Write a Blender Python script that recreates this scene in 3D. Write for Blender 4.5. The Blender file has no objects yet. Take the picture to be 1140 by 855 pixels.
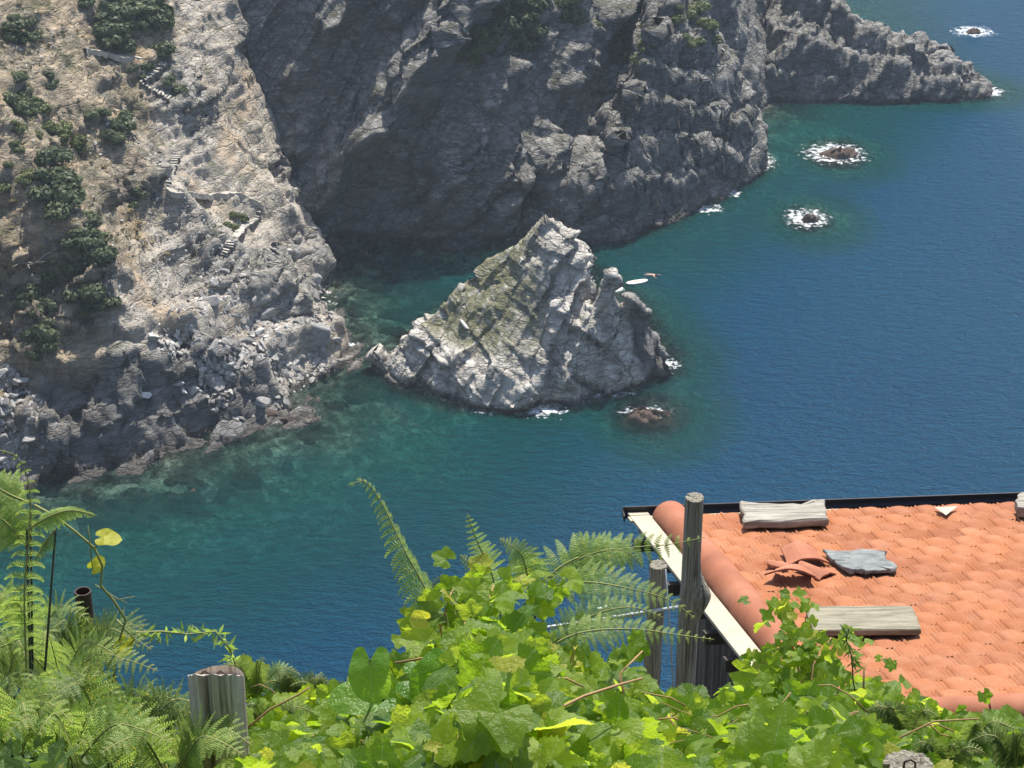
import bpy, math, random
import numpy as np
from mathutils import Vector, Matrix
rng = np.random.default_rng(7)
random.seed(7)
R = math.radians
scene = bpy.context.scene
COL = scene.collection

# ---------------------------------------------------------------- camera
CAM_H = 100.0
PITCH = R(28.0)
FPX = 2440.0
W0, H0 = 1140.0, 855.0
cam_d = bpy.data.cameras.new('camera'); cam = bpy.data.objects.new('camera', cam_d); COL.objects.link(cam)
cam_d.sensor_width = 36.0; cam_d.lens = 36.0*FPX/W0
cam_d.clip_start = 0.1; cam_d.clip_end = 30000
cam.location = (0, 0, CAM_H); cam.rotation_euler = (math.pi/2-PITCH, 0, 0)
scene.camera = cam
CP, SP = math.cos(PITCH), math.sin(PITCH)

def ray(X, Y):
    a = (X-W0/2)/FPX; b = (H0/2-Y)/FPX
    return (a, CP+b*SP, -SP+b*CP)
def PZ(X, Y, z=0.0):              # survey: the place seen at that bearing, at height z
    r = ray(X, Y); t = (z-CAM_H)/r[2]
    return (r[0]*t, r[1]*t, z)
def PY(X, Y, y):                  # ... at ground distance y
    r = ray(X, Y); t = y/r[1]
    return (r[0]*t, y, CAM_H+r[2]*t)

# ---------------------------------------------------------------- object helpers
def tag(o, label=None, cat=None, group=None, kind=None):
    if label: o['label'] = label
    if cat: o['category'] = cat
    if group: o['group'] = group
    if kind: o['kind'] = kind
    return o
def empty(name, loc=(0, 0, 0), rz=0.0):
    o = bpy.data.objects.new(name, None); COL.objects.link(o)
    o.location = loc; o.rotation_euler = (0, 0, rz); o.empty_display_size = 0.2
    return o
def link(name, me, mat=None, parent=None, smooth=False):
    o = bpy.data.objects.new(name, me); COL.objects.link(o)
    if mat is not None and not me.materials: me.materials.append(mat)
    if parent is not None: o.parent = parent
    if smooth: me.polygons.foreach_set('use_smooth', [True]*len(me.polygons))
    return o
def np_mesh(name, co, quads=None, tris=None, attrs=None, smooth=False):
    me = bpy.data.meshes.new(name)
    co = np.asarray(co, dtype=np.float32)
    faces = []
    nq = 0 if quads is None else len(quads); nt = 0 if tris is None else len(tris)
    me.vertices.add(len(co)); me.vertices.foreach_set('co', co.ravel())
    loops = np.concatenate([np.asarray(quads).ravel() if nq else np.empty(0, int), np.asarray(tris).ravel() if nt else np.empty(0, int)]).astype(np.int32)
    starts = np.concatenate([np.arange(nq)*4, nq*4+np.arange(nt)*3]).astype(np.int32)
    me.loops.add(len(loops)); me.loops.foreach_set('vertex_index', loops)
    me.polygons.add(nq+nt); me.polygons.foreach_set('loop_start', starts)
    if smooth: me.polygons.foreach_set('use_smooth', np.ones(nq+nt, dtype=bool))
    me.update(calc_edges=True)
    for k, v in (attrs or {}).items():
        v = np.asarray(v, dtype=np.float32)
        if v.ndim == 1:
            at = me.attributes.new(k, 'FLOAT', 'POINT'); at.data.foreach_set('value', v)
        else:
            at = me.attributes.new(k, 'FLOAT_VECTOR', 'POINT'); at.data.foreach_set('vector', v.ravel())
    return me
def grid_quads(nx, ny):
    i = np.arange(nx*ny).reshape(ny, nx)
    return np.stack([i[:-1, :-1], i[:-1, 1:], i[1:, 1:], i[1:, :-1]], -1).reshape(-1, 4)

class MB:                          # collects shapes for ONE mesh
    def __init__(s): s.v = []; s.f = []; s.a = []
    def add(s, vs, fs, a=0.0):
        n = len(s.v); s.v += [tuple(v) for v in vs]; s.f += [tuple(i+n for i in f) for f in fs]; s.a += [a]*len(vs)
    def tube(s, pts, rad, n=8, cap=True, a=0.0, seedang=0.0):
        pts = [Vector(p) for p in pts]
        if not hasattr(rad, '__len__'): rad = [rad]*len(pts)
        rings = []; up = None
        for i, p in enumerate(pts):
            d = (pts[min(i+1, len(pts)-1)]-pts[max(i-1, 0)]).normalized()
            if up is None: up = Vector((0, 0, 1)) if abs(d.z) < .9 else Vector((1, 0, 0))
            x = d.cross(up).normalized(); y = x.cross(d).normalized(); up = y
            rings.append([p+(x*math.cos(t)+y*math.sin(t))*rad[i] for t in [seedang+2*math.pi*k/n for k in range(n)]])
        vs = [v for r in rings for v in r]; fs = []
        for i in range(len(pts)-1):
            for k in range(n):
                fs.append((i*n+k, i*n+(k+1) % n, (i+1)*n+(k+1) % n, (i+1)*n+k))
        if cap: fs.append(tuple(range(n))[::-1]); fs.append(tuple((len(pts)-1)*n+k for k in range(n)))
        s.add(vs, fs, a)
    def box(s, c, u, v, w):        # centre, three half vectors
        c, u, v, w = map(Vector, (c, u, v, w))
        vs = [c+u*i+v*j+w*k for k in (-1, 1) for j in (-1, 1) for i in (-1, 1)]
        s.add(vs, [(0, 2, 3, 1), (4, 5, 7, 6), (0, 1, 5, 4), (2, 6, 7, 3), (0, 4, 6, 2), (1, 3, 7, 5)])
    def mesh(s, name):
        me = bpy.data.meshes.new(name); me.from_pydata(s.v, [], s.f); me.update()
        return me
    def build(s, name, mat, parent=None, smooth=False):
        return link(name, s.mesh(name), mat, parent, smooth)

# ---------------------------------------------------------------- noise (numpy)
def _h(ix, iy, iz, seed):
    h = (ix.astype(np.int64)*374761393 + iy.astype(np.int64)*668265263 + iz.astype(np.int64)*2147483647 + seed*1274126177) & 0xffffffff
    h = ((h ^ (h >> 13))*1274126177) & 0xffffffff
    h = ((h ^ (h >> 16))*2246822519) & 0xffffffff
    return ((h ^ (h >> 15)) & 0xffffff)/float(0xffffff)
def vnoise(p, seed=0):             # p (n,3) -> -1..1
    i = np.floor(p).astype(np.int64); f = p-i; f = f*f*(3-2*f)
    out = 0
    for dx in (0, 1):
        wx = f[:, 0] if dx else 1-f[:, 0]
        for dy in (0, 1):
            wy = f[:, 1] if dy else 1-f[:, 1]
            for dz in (0, 1):
                wz = f[:, 2] if dz else 1-f[:, 2]
                out = out + wx*wy*wz*_h(i[:, 0]+dx, i[:, 1]+dy, i[:, 2]+dz, seed)
    return out*2-1
def fbm(p, octv=4, seed=0, gain=.5, ridged=False):
    s = 0; a = 1.0; tot = 0
    for o in range(octv):
        n = vnoise(p*(2.03**o)+17.3*o, seed+o)
        if ridged: n = 1-2*np.abs(n)
        s = s+a*n; tot += a; a *= gain
    return s/tot
def facet(p, seed=0, tilt=1.0):    # broken blocks: each cell its own offset and tilted face
    b = np.floor(p-.5).astype(np.int64)
    best = np.full(len(p), 1e9); out = np.zeros(len(p))
    for dx in (0, 1):
        for dy in (0, 1):
            for dz in (0, 1):
                ix, iy, iz = b[:, 0]+dx, b[:, 1]+dy, b[:, 2]+dz
                j = [_h(ix, iy, iz, seed+k) for k in range(7)]
                r = np.stack([p[:, 0]-(ix+.5+.6*(j[0]-.5)), p[:, 1]-(iy+.5+.6*(j[1]-.5)), p[:, 2]-(iz+.5+.6*(j[2]-.5))], 1)
                d = (r**2).sum(1)
                v = (j[3]*2-1) + tilt*(r[:, 0]*(j[4]*2-1)+r[:, 1]*(j[5]*2-1)+r[:, 2]*(j[6]*2-1))
                m = d < best
                best = np.where(m, d, best); out = np.where(m, v, out)
    return out
def rotm(ax, ay, az):
    return np.array(Matrix.Rotation(R(az), 3, 'Z') @ Matrix.Rotation(R(ay), 3, 'Y') @ Matrix.Rotation(R(ax), 3, 'X'))
def sstep(a, b, x):
    t = np.clip((x-a)/(b-a), 0, 1); return t*t*(3-2*t)

# ---------------------------------------------------------------- materials
def newmat(name):
    m = bpy.data.materials.new(name); m.use_nodes = True
    nt = m.node_tree; nt.nodes.clear()
    out = nt.nodes.new('ShaderNodeOutputMaterial')
    return m, nt, out
class N:
    def __init__(s, nt): s.nt = nt
    def new(s, t, **kw):
        n = s.nt.nodes.new(t)
        for k, v in kw.items():
            if k == 'ins':
                for i, val in v.items():
                    if isinstance(val, bpy.types.NodeSocket): s.nt.links.new(val, n.inputs[i])
                    else: n.inputs[i].default_value = val
            else: setattr(n, k, v)
        return n
    def l(s, a, b): s.nt.links.new(a, b)
    def math(s, op, a, b=None, c=None, clamp=False):
        n = s.nt.nodes.new('ShaderNodeMath'); n.operation = op; n.use_clamp = clamp
        for i, v in enumerate((a, b, c)):
            if v is None: continue
            if isinstance(v, bpy.types.NodeSocket): s.nt.links.new(v, n.inputs[i])
            else: n.inputs[i].default_value = v
        return n.outputs[0]
    def noise(s, vec, scale, detail=4, rough=.6, dist=0.0):
        n = s.new('ShaderNodeTexNoise'); n.inputs['Scale'].default_value = scale; n.inputs['Detail'].default_value = detail
        n.inputs['Roughness'].default_value = rough; n.inputs['Distortion'].default_value = dist
        if vec is not None: s.l(vec, n.inputs['Vector'])
        return n.outputs[0]
    def ramp(s, fac, stops, interp='LINEAR'):
        n = s.new('ShaderNodeValToRGB'); n.color_ramp.interpolation = interp
        e = n.color_ramp.elements
        while len(e) < len(stops): e.new(.5)
        for i, (p, c) in enumerate(stops):
            e[i].position = p; e[i].color = (c, c, c, 1) if not hasattr(c, '__len__') else (*c, 1)
        s.l(fac, n.inputs[0]); return n.outputs[0]
    def mix(s, fac, a, b, mode='MIX'):
        n = s.new('ShaderNodeMix', data_type='RGBA', blend_type=mode)
        for i, v in ((0, fac), (6, a), (7, b)):
            if isinstance(v, bpy.types.NodeSocket): s.l(v, n.inputs[i])
            elif i == 0: n.inputs[i].default_value = v
            else: n.inputs[i].default_value = (*v, 1)
        return n.outputs[2]
    def attr(s, name, which=2):
        n = s.new('ShaderNodeAttribute'); n.attribute_name = name; return n.outputs[which]
    def mapping(s, vec, scale=(1, 1, 1), rot=(0, 0, 0)):
        n = s.new('ShaderNodeMapping'); n.inputs['Scale'].default_value = scale; n.inputs['Rotation'].default_value = [R(a) for a in rot]
        s.l(vec, n.inputs['Vector']); return n.outputs[0]
    def bump(s, h, strength, dist, normal=None):
        n = s.new('ShaderNodeBump'); n.inputs['Strength'].default_value = strength; n.inputs['Distance'].default_value = dist
        s.l(h, n.inputs['Height'])
        if normal is not None: s.l(normal, n.inputs['Normal'])
        return n.outputs[0]
    def bsdf(s, out, color, rough=.8, normal=None, spec=.3, metal=0.0):
        b = s.new('ShaderNodeBsdfPrincipled')
        for k, v in (('Base Color', color), ('Roughness', rough)):
            if isinstance(v, bpy.types.NodeSocket): s.l(v, b.inputs[k])
            else: b.inputs[k].default_value = (*v, 1) if k == 'Base Color' else v
        b.inputs['Specular IOR Level'].default_value = spec; b.inputs['Metallic'].default_value = metal
        if normal is not None: s.l(normal, b.inputs['Normal'])
        if out is not None: s.l(b.outputs[0], out.inputs[0])
        return b

# ---------------------------------------------------------------- light and air
world = bpy.data.worlds.new('World'); scene.world = world; world.use_nodes = True
wnt = world.node_tree; bg = wnt.nodes['Background']
sky = wnt.nodes.new('ShaderNodeTexSky'); sky.sky_type = 'NISHITA'; sky.sun_disc = False
SUN_EL, SUN_AZ = 60.0, 15.0      # azimuth measured from straight ahead towards the right
sky.sun_elevation = R(SUN_EL); sky.sun_rotation = R(SUN_AZ); sky.altitude = 100; sky.air_density = 1.0; sky.dust_density = 1.2; sky.ozone_density = 1.5
wnt.links.new(sky.outputs[0], bg.inputs[0]); bg.inputs[1].default_value = 0.14
sd = bpy.data.lights.new('sun', 'SUN'); sd.energy = 4.8; sd.angle = R(.53); sd.color = (1, .94, .84)
so = bpy.data.objects.new('sun', sd); COL.objects.link(so)
sdir = Vector((math.sin(R(SUN_AZ))*math.cos(R(SUN_EL)), math.cos(R(SUN_AZ))*math.cos(R(SUN_EL)), math.sin(R(SUN_EL))))
so.rotation_euler = sdir.to_track_quat('Z', 'Y').to_euler(); so.location = (40, 60, 140)
scene.view_settings.view_transform = 'Standard'; scene.view_settings.look = 'None'
scene.view_settings.gamma = 1; scene.view_settings.exposure = 0.7; scene.view_settings.use_curve_mapping = False
scene.render.engine = 'CYCLES'
scene.cycles.use_denoising = True
scene.cycles.transparent_max_bounces = 16; scene.cycles.max_bounces = 6
scene.cycles.volume_bounces = 0
# ---------------------------------------------------------------- land form
def poly_dist(P, pts, ks, closed=True):
    """P (n,2); returns min k*d, min d, inside mask"""
    n = len(pts); kd = np.full(len(P), 1e9); dm = np.full(len(P), 1e9); inside = np.zeros(len(P), bool)
    for i in range(n):
        a = np.array(pts[i][:2]); b = np.array(pts[(i+1) % n][:2]); ka, kb = ks[i], ks[(i+1) % n]
        ab = b-a; t = np.clip(((P-a)@ab)/(ab@ab), 0, 1)
        d = np.hypot(*(P-a-t[:, None]*ab).T)
        kd = np.minimum(kd, (ka+(kb-ka)*t)*d); dm = np.minimum(dm, d)
        c = ((a[1] > P[:, 1]) != (b[1] > P[:, 1]))
        with np.errstate(divide='ignore', invalid='ignore'):
            xi = (b[0]-a[0])*(P[:, 1]-a[1])/(b[1]-a[1])+a[0]
        inside ^= c & (P[:, 0] < xi)
    return kd, dm, inside
def S(*xy): return [PZ(x, y)[:2] for x, y in xy]
# shorelines
A_pts = S((-60, 560), (0, 528), (60, 532), (150, 515), (215, 498), (250, 480), (325, 458), (318, 432), (378, 402), (384, 385), (368, 365), (352, 337), (380, 300), (374, 283), (345, 256)) + \
        [(-22.5, 228), (-25.5, 240), (-29, 256), (-50, 330), (-120, 420), (-400, 420), (-400, 112), (-120, 112), (-75, 135)]
A_k = [1.0, .95, 1.0, 1.3, 1.3, 1.1, .9, .85, .9, .9, .95, 1.0, 1.3, 1.3, 2.4] + [3.0, 3.4, 3.0, 1.6, 1, 1, 1, 1, 1]
B_pts = S((230, 262), (380, 263), (420, 267), (500, 270), (560, 268), (610, 258), (655, 232), (700, 205), (760, 170), (815, 128)) + \
        [(31, 262), (38, 282), (40, 320), (30, 420), (-70, 420), (-55, 300), (-48, 240)]
B_k = [2.45, 2.45, 2.45, 2.45, 2.45, 2.4, 2.4, 2.3, 2.2, 3.2] + [3.0, 2.6, 2, 1, 1, 2, 3]
C_pts = S((585, 262), (640, 268), (700, 264), (745, 250), (790, 226), (848, 182), (842, 158), (812, 128), (780, 118)) + [(12, 290), (0, 250)]
C_k = [1.7, 1.6, 1.9, 2.1, 2.2, 1.9, 1.8, 1.8, 1.8] + [2, 2]
D_pts = S((842, 110), (900, 113), (960, 113), (1050, 112), (1098, 107), (1106, 101), (1085, 92), (1040, 74), (985, 52), (945, 30), (925, -10), (900, -120)) + [(30, 380), (28, 290)]
D_k = [.95, .9, .85, .8, .8, 1.0, 1.3, 1.5, 1.5, 1.5, 1.3, 1.2] + [1, 1.4]
I_pts = S((418, 402), (436, 428), (470, 440), (510, 452), (580, 455), (640, 450), (700, 432), (745, 412))
# the islet ridge, front and rear
def massif(P, pts, ks, ku, cap=42):
    kd, dm, ins = poly_dist(P, pts, ks)
    h = np.where(kd > cap, cap+(kd-cap)*.35, kd)
    h = np.minimum(h, 95)
    return np.where(ins, h, -ku*dm)
def land(x, y, warp=True):
    P = np.stack([x, y], 1)
    if warp:
        q = np.stack([x/9, y/9, x*0], 1)
        P = P + np.stack([fbm(q, 4, 11), fbm(q+50, 4, 12)], 1)*1.5
    hA = massif(P, A_pts, A_k, .18)
    hB = massif(P, B_pts, B_k, .26, 60)
    top_ = 27+2*vnoise(np.stack([P[:, 0]/6, P[:, 1]/6, x*0], 1), 6)
    hB = np.where(hB > top_, top_+(hB-top_)*.22, hB)
    hC = massif(P, C_pts, C_k, 1.1)
    hC = hC + 1.8*fbm(np.stack([x/7, y/7, x*0], 1), 3, 31, ridged=True)*sstep(0, 6, hC)
    cap_ = 6.0+np.maximum(0, P[:, 0]-11)*1.9
    hC = np.where(hC > cap_, cap_+(hC-cap_)*.12, hC)
    hD = massif(P, D_pts, D_k, 1.0)
    hD = hD + 1.6*fbm(np.stack([x/8, y/8, x*0], 1), 3, 41, ridged=True)*sstep(0, 4, hD)
    return hA, hB, hC, hD
def ledges(h, x, y, p, tilt, seed, faces=.5, keep=.25):
    ph = (h + tilt*x + 1.1*p*fbm(np.stack([x/(2.5*p), y/(2.5*p), x*0], 1), 4, seed))/p
    f = ph-np.floor(ph)
    g = np.minimum(1, f/faces)*(1-keep)+keep*f
    return h+p*(g-f)
def hill_near(x, y):               # the terraced slope the viewer stands on
    z = np.interp(y, [-60, -1, 2.2, 2.9, 5.3], [108, 98.5, 98.3, 97.0, 95.7]) - np.maximum(y-5.3, 0)*1.12
    wv = 1.5*fbm(np.stack([x/20, y/20, x*0], 1), 3, 61)*sstep(10, 30, y)
    return z + wv

def lines(*segs):
    out = []
    for a, b, st in segs:
        n = max(1, int(round((b-a)/st))); out += list(np.linspace(a, b, n, endpoint=False))
    return np.array(out+[segs[-1][1]])
XL = lines((-400, -90, 10), (-90, -56, 1.2), (-56, 68, .2), (68, 90, 2), (90, 400, 20))
YL = lines((-60, 0, 4), (0, 20, .35), (20, 120, 4), (120, 160, 1.2), (160, 216, .22), (216, 240, .13), (240, 282, .22), (282, 312, .6), (312, 440, 6))
gx, gy = np.meshgrid(XL, YL); x = gx.ravel(); y = gy.ravel()
hA, hB, hC, hD = land(x, y)
h = np.maximum(np.maximum(hA, hB), np.maximum(hC, hD))
hn = hill_near(x, y)
# left part of A: gullies and ribs running down to the shore
ribs = fbm(np.stack([(x*.55+y*.83)/11, (x*.83-y*.55)/34, x*0], 1), 4, 71, ridged=True)
isA = hA >= h-.01
h = h + np.where(isA, 2.6*ribs*sstep(2, 14, h), 0)
isCD = (np.maximum(hC, hD) >= h-.01)
w_ = sstep(.0, 1.5, h)
h = np.where(isCD & (h > 0), h+w_*(ledges(h, x, y, 4.2, .35, 601, .38, .2)-h), h)
h = np.where(isCD & (h > 0), h+w_*(ledges(h, x, y, 1.5, -.3, 602)-h), h)
wl = sstep(12, 7, h)*w_
h = np.where(isA & (h > 0), h+wl*(ledges(h, x, y, 3.6, .2, 603, .4)-h), h)
h = np.where(isA & (h > 0), h+.7*w_*(ledges(h, x, y, 1.7, -.25, 604, .5)-h), h)
capD = np.interp(x, [30, 39, 42, 44.5, 48, 53.5, 58, 63.6, 70], [40, 17, 10.0, 7.6, 6.2, 4.2, 2.3, .9, .2])-.45*np.maximum(0, y-273)+2.6*np.abs(fbm(np.stack([x/3.5, y/3.5, x*0], 1), 4, 45))
h = np.where((y > 258) & (x > 38) & (h > capD), capD+(h-capD)*.06, h)
hh = np.maximum(h, hn)
seabed = -.5*fbm(np.stack([x/3, y/3, x*0], 1), 4, 81)
hh = np.where(hh < 0, np.maximum(hh, -9)+(.55*fbm(np.stack([x/2.0, y/2.0, x*0], 1), 4, 81)-.28)*sstep(0, .8, -hh), hh)
Z = hh.reshape(gx.shape)
gyz, gxz = np.gradient(Z, YL, XL)
nrm = np.stack([-gxz.ravel(), -gyz.ravel(), np.ones(x.size)], 1); nrm /= np.linalg.norm(nrm, axis=1)[:, None]
P3 = np.stack([x, y, hh], 1)
def rock_disp(P3, seed=0, rot=(20, 35, 30), big=1.0, mid=1.0, small=1.0):
    q = P3@rotm(*rot).T
    s = np.array([1.0, .55, 1.9])
    d = big*1.1*facet(q*s/8.0, 100+seed, 1.0)
    d += mid*.55*facet(q*s/3.0, 120+seed, 1.1)
    d += small*.26*facet(q*s/1.15, 140+seed, 1.1)
    d += .12*small*facet(q*s/.5, 150+seed, 1.0)
    d += .5*big*fbm(q/4, 4, 160+seed, ridged=True)
    return d
fine = (x > -60) & (x < 72) & (y > 155) & (y < 316)
damp = np.zeros(x.size)
dd = np.zeros(x.size)
isB = (hB >= h-.5) & (hB > 0)
slab = np.where(isA, sstep(10, 6.5, h+1.5*ribs)*sstep(-20, -25, x)*sstep(-47, -43, x)*sstep(190, 184, y), 0)
pf = P3[fine]
dA = rock_disp(pf, 0, (20, 35, 30), .7, .8, 1.0)
qs = pf@rotm(0, 0, 24).T                                          # upright joints in the slabs by the water
dS = .95*facet(qs*np.array([.33, .14, .16]), 501, .7)+.32*facet(qs*np.array([.9, .3, .45]), 502, .9)+.1*facet(qs*1.6, 503, 1)
qb = pf@rotm(6, -36, 0).T                                         # tall smooth sheets of the sheer face
def saw(t, seed):
    i = np.floor(t); r_ = _h(i.astype(np.int64), i.astype(np.int64)*0, i.astype(np.int64)*0, seed); return (t-i)*(.3+.7*r_)
nb_ = pf@np.array([.78, .18, -.60])+1.3*fbm(pf/9, 3, 521)
dB = .9*facet(qb*np.array([.17, .12, .06]), 511, 1.2)+.2*facet(qb*np.array([.6, .4, .2]), 512, 1.1)+.06*facet(qb*np.array([1.7, 1.2, .6]), 513, 1)
dST = 1.15*saw(nb_/4.4, 522)*sstep(-.4, .1, fbm(pf/8, 2, 524))+.45*saw(nb_/1.5, 523)+.16*saw(nb_/.55, 525)
dB = dB*.7+dST*.8
zz_ = pf[:, 2]; xx_ = pf[:, 0]
nw = 1.2*fbm(pf/7, 4, 531)
for off_, amp_, wid_, sd_ in ((0, 4.2, 5.0, 541), (-8.5, 2.6, 3.4, 542), (5.5, 2.2, 3.2, 543), (-15.5, 2.8, 3.8, 544), (-22, 2.4, 3.2, 545), (10.5, 1.8, 2.6, 546)):
    w_r = (zz_-1.29*(xx_+22.4))/1.63-off_+nw
    br = 1.0 if off_ == 0 else sstep(-.25, .15, fbm(pf/6, 3, sd_))
    br = br*(1+.35*fbm(pf/2.2, 3, sd_+20))
    dB += 1.45*amp_*np.clip(1-w_r/(wid_*1.1), 0, 1)*sstep(-.9, .0, w_r)*br*sstep(-1.0, 5.0, zz_)
wCD = isCD[fine].astype(float); dA = dA*(1-.45*wCD)+dST*.9*wCD
dB += .8*np.clip(fbm(pf/3.5, 4, 515, ridged=True)-.35, 0, 1)*sstep(-.1, .3, fbm(pf/9, 2, 516))
wS = slab[fine]; wB = isB[fine].astype(float)
dd[fine] = (dA*(1-wS)+dS*wS)*(1-wB)+dB*wB
land_w = sstep(-1.6, .1, hh)
# scree and soil on the left slope are smoother; the shore there is slabs and blocks
soil = sstep(-.28, .08, fbm(np.stack([x/7+3, y/7, hh/7], 1), 3, 91)+.12*sstep(8, 16, hh)-.12*sstep(6, 2, hh))
soil = np.where(isA & (hh > 0), soil*(1-slab), 0)
amp = land_w*(1-.72*soil)*1.0
co = P3 + nrm*(dd*amp)[:, None]
co[:, 2] = np.where(hh < -.6, hh, co[:, 2])
LAND = dict(XL=XL, YL=YL, Z=co[:, 2].reshape(gx.shape))
def zland(px, py):
    i = np.clip(np.searchsorted(XL, px)-1, 0, len(XL)-2); j = np.clip(np.searchsorted(YL, py)-1, 0, len(YL)-2)
    u = (px-XL[i])/(XL[i+1]-XL[i]); v = (py-YL[j])/(YL[j+1]-YL[j]); Zl = LAND['Z']
    return (Zl[j, i]*(1-u)+Zl[j, i+1]*u)*(1-v)+(Zl[j+1, i]*(1-u)+Zl[j+1, i+1]*u)*v
near_w = (hn >= h).astype(float)
dry = sstep(-34, -38, x+3*fbm(np.stack([x/6, y/6, x*0], 1), 3, 95))*isA*(hh > 3)
soil = np.maximum(soil, dry*sstep(-.3, .1, fbm(np.stack([x/4, y/4, hh/4], 1), 3, 96)))
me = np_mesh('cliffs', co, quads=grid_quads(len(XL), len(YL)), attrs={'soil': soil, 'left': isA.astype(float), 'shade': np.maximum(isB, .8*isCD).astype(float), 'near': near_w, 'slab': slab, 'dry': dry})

def rock_material(name, base=(.27, .26, .24), pale=(.46, .44, .40), isletlike=False):
    m, nt, out = newmat(name); n = N(nt)
    geo = n.new('ShaderNodeNewGeometry'); pos = geo.outputs['Position']
    mp = n.mapping(pos, (1, .55, 1.9), (20, 35, 30))
    big = n.noise(pos, .07, 5, .6)
    mid = n.noise(mp, .55, 6, .65, .4)
    fin = n.noise(mp, 3.2, 5, .7)
    st = n.noise(n.mapping(pos, (.6, .5, 3.6), (20, 35, 30)), 1.1, 4, .6)
    c = n.ramp(mid, [(.3, tuple(.62*v for v in base)), (.5, base), (.68, pale)])
    c = n.mix(n.ramp(fin, [(.42, 0), (.62, .55)]), c, tuple(.6*v for v in base)) if not isletlike else n.mix(n.ramp(fin, [(.45, 0), (.66, .3)]), c, tuple(.65*v for v in base))
    c = n.mix(n.ramp(st, [(.52, 0), (.66, .35)]), c, pale)
    def crack(vec, sc, w):
        v = n.new('ShaderNodeTexVoronoi', feature='DISTANCE_TO_EDGE'); v.inputs['Scale'].default_value = sc
        wv_ = n.new('ShaderNodeMix', data_type='VECTOR'); wv_.inputs[0].default_value = .12
        nz = n.new('ShaderNodeTexNoise'); nz.inputs['Scale'].default_value = sc*2.5; n.l(vec, nz.inputs['Vector'])
        ad = n.new('ShaderNodeVectorMath', operation='MULTIPLY_ADD'); n.l(nz.outputs['Color'], ad.inputs[0]); ad.inputs[1].default_value = (.6/sc,)*3; n.l(vec, ad.inputs[2])
        n.l(ad.outputs[0], v.inputs['Vector']); return n.ramp(v.outputs['Distance'], [(0, 0), (w, 1)])
    def cells(vec, sc):
        v = n.new('ShaderNodeTexVoronoi'); v.inputs['Scale'].default_value = sc; n.l(vec, v.inputs['Vector'])
        sp = n.new('ShaderNodeSeparateColor'); n.l(v.outputs['Color'], sp.inputs[0]); return sp.outputs[0]
    sv_ = n.mapping(pos, (.5, .5, 1.5), (20, 38, 30))
    ck1 = crack(n.mapping(pos, (.5, .35, 1.1), (15, -35, 20)), .42, .05); ck2 = crack(n.mapping(pos, (.5, .4, 2.6), (10, -36, 15)), .9, .08)
    ckm = n.ramp(n.noise(pos, .22, 3, .5), [(.42, 0), (.6, 1)])
    cel = cells(n.mapping(pos, (1, 1, 1.6), (10, 30, 20)), 1.9)
    c = n.mix(n.math('MULTIPLY', n.ramp(cel, [(0, 1), (.5, 0)]), .12 if isletlike else .3), c, tuple(.5*v_ for v_ in base))
    c = n.mix(n.math('MULTIPLY', n.ramp(cel, [(.6, 0), (1, 1)]), .15 if isletlike else .35), c, pale)
    cks = n.math('MULTIPLY', n.math('MULTIPLY_ADD', ck1, .7, .3), n.math('MAXIMUM', n.math('MULTIPLY_ADD', ck2, .55, .45), ckm))
    if not isletlike:
        soilc = n.ramp(n.noise(pos, .5, 5, .65), [(.3, (.36, .29, .205)), (.5, (.50, .43, .335)), (.68, (.58, .52, .44))])
        soilc = n.mix(n.ramp(n.noise(pos, 2.5, 5, .75), [(.5, 0), (.66, .7)]), soilc, (.17, .155, .135))
        rb = cells(pos, 2.6); rb2 = cells(pos, 6.0)
        soilc = n.mix(n.math('MULTIPLY', n.ramp(rb, [(.62, 0), (.8, 1)]), .6), soilc, (.56, .53, .47))
        soilc = n.mix(n.math('MULTIPLY', n.ramp(rb2, [(.0, 1), (.3, 0)]), .55), soilc, (.15, .135, .115))
        ochre = n.ramp(n.noise(pos, .11, 3, .5), [(.56, 0), (.66, .8)])
        soilc = n.mix(ochre, soilc, (.50, .33, .16))
        c = n.mix(n.math('MULTIPLY', n.attr('soil'), .92), c, soilc)
        c = n.mix(n.math('MULTIPLY', n.attr('dry'), .68), c, n.ramp(n.noise(pos, .45, 6, .75), [(.32, (.07, .075, .035)), (.45, (.17, .14, .085)), (.56, (.40, .31, .2)), (.68, (.56, .42, .26))]))
        leftpale = n.math('MULTIPLY', n.attr('left'), n.math('MULTIPLY', n.math('SUBTRACT', 1.0, n.attr('dry')), n.ramp(big, [(.35, .1), (.6, .5)])))
        c = n.mix(leftpale, c, (.50, .46, .40))
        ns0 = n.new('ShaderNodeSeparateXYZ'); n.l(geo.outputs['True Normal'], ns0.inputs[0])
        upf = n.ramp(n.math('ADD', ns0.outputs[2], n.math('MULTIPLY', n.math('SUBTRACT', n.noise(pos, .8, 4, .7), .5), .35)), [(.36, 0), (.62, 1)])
        c = n.mix(n.math('MULTIPLY', n.math('SUBTRACT', 1.0, upf), n.math('MULTIPLY', n.attr('shade'), .85)), c, n.mix(n.ramp(mid, [(.35, 0), (.62, 1)]), (.11, .112, .115), (.22, .217, .21)))  # painted shade: steep faces of cliff, point and headland tinted dark, ledges kept pale
        c = n.mix(n.math('MULTIPLY', n.attr('slab'), .8), c, n.mix(n.ramp(mid, [(.4, 0), (.6, 1)]), (.13, .128, .13), (.22, .215, .21)))
        ns = n.new('ShaderNodeSeparateXYZ'); n.l(geo.outputs['Normal'], ns.inputs[0])
        up = n.ramp(ns.outputs[2], [(.35, 0), (.8, 1)])
        scrub = n.math('MULTIPLY', up, n.ramp(n.noise(pos, .35, 6, .7), [(.52, 0), (.6, .75)]))
        sep0 = n.new('ShaderNodeSeparateXYZ'); n.l(pos, sep0.inputs[0])
        hi = n.ramp(n.math('DIVIDE', sep0.outputs[2], 30.0), [(.12, 0), (.4, 1)])
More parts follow.
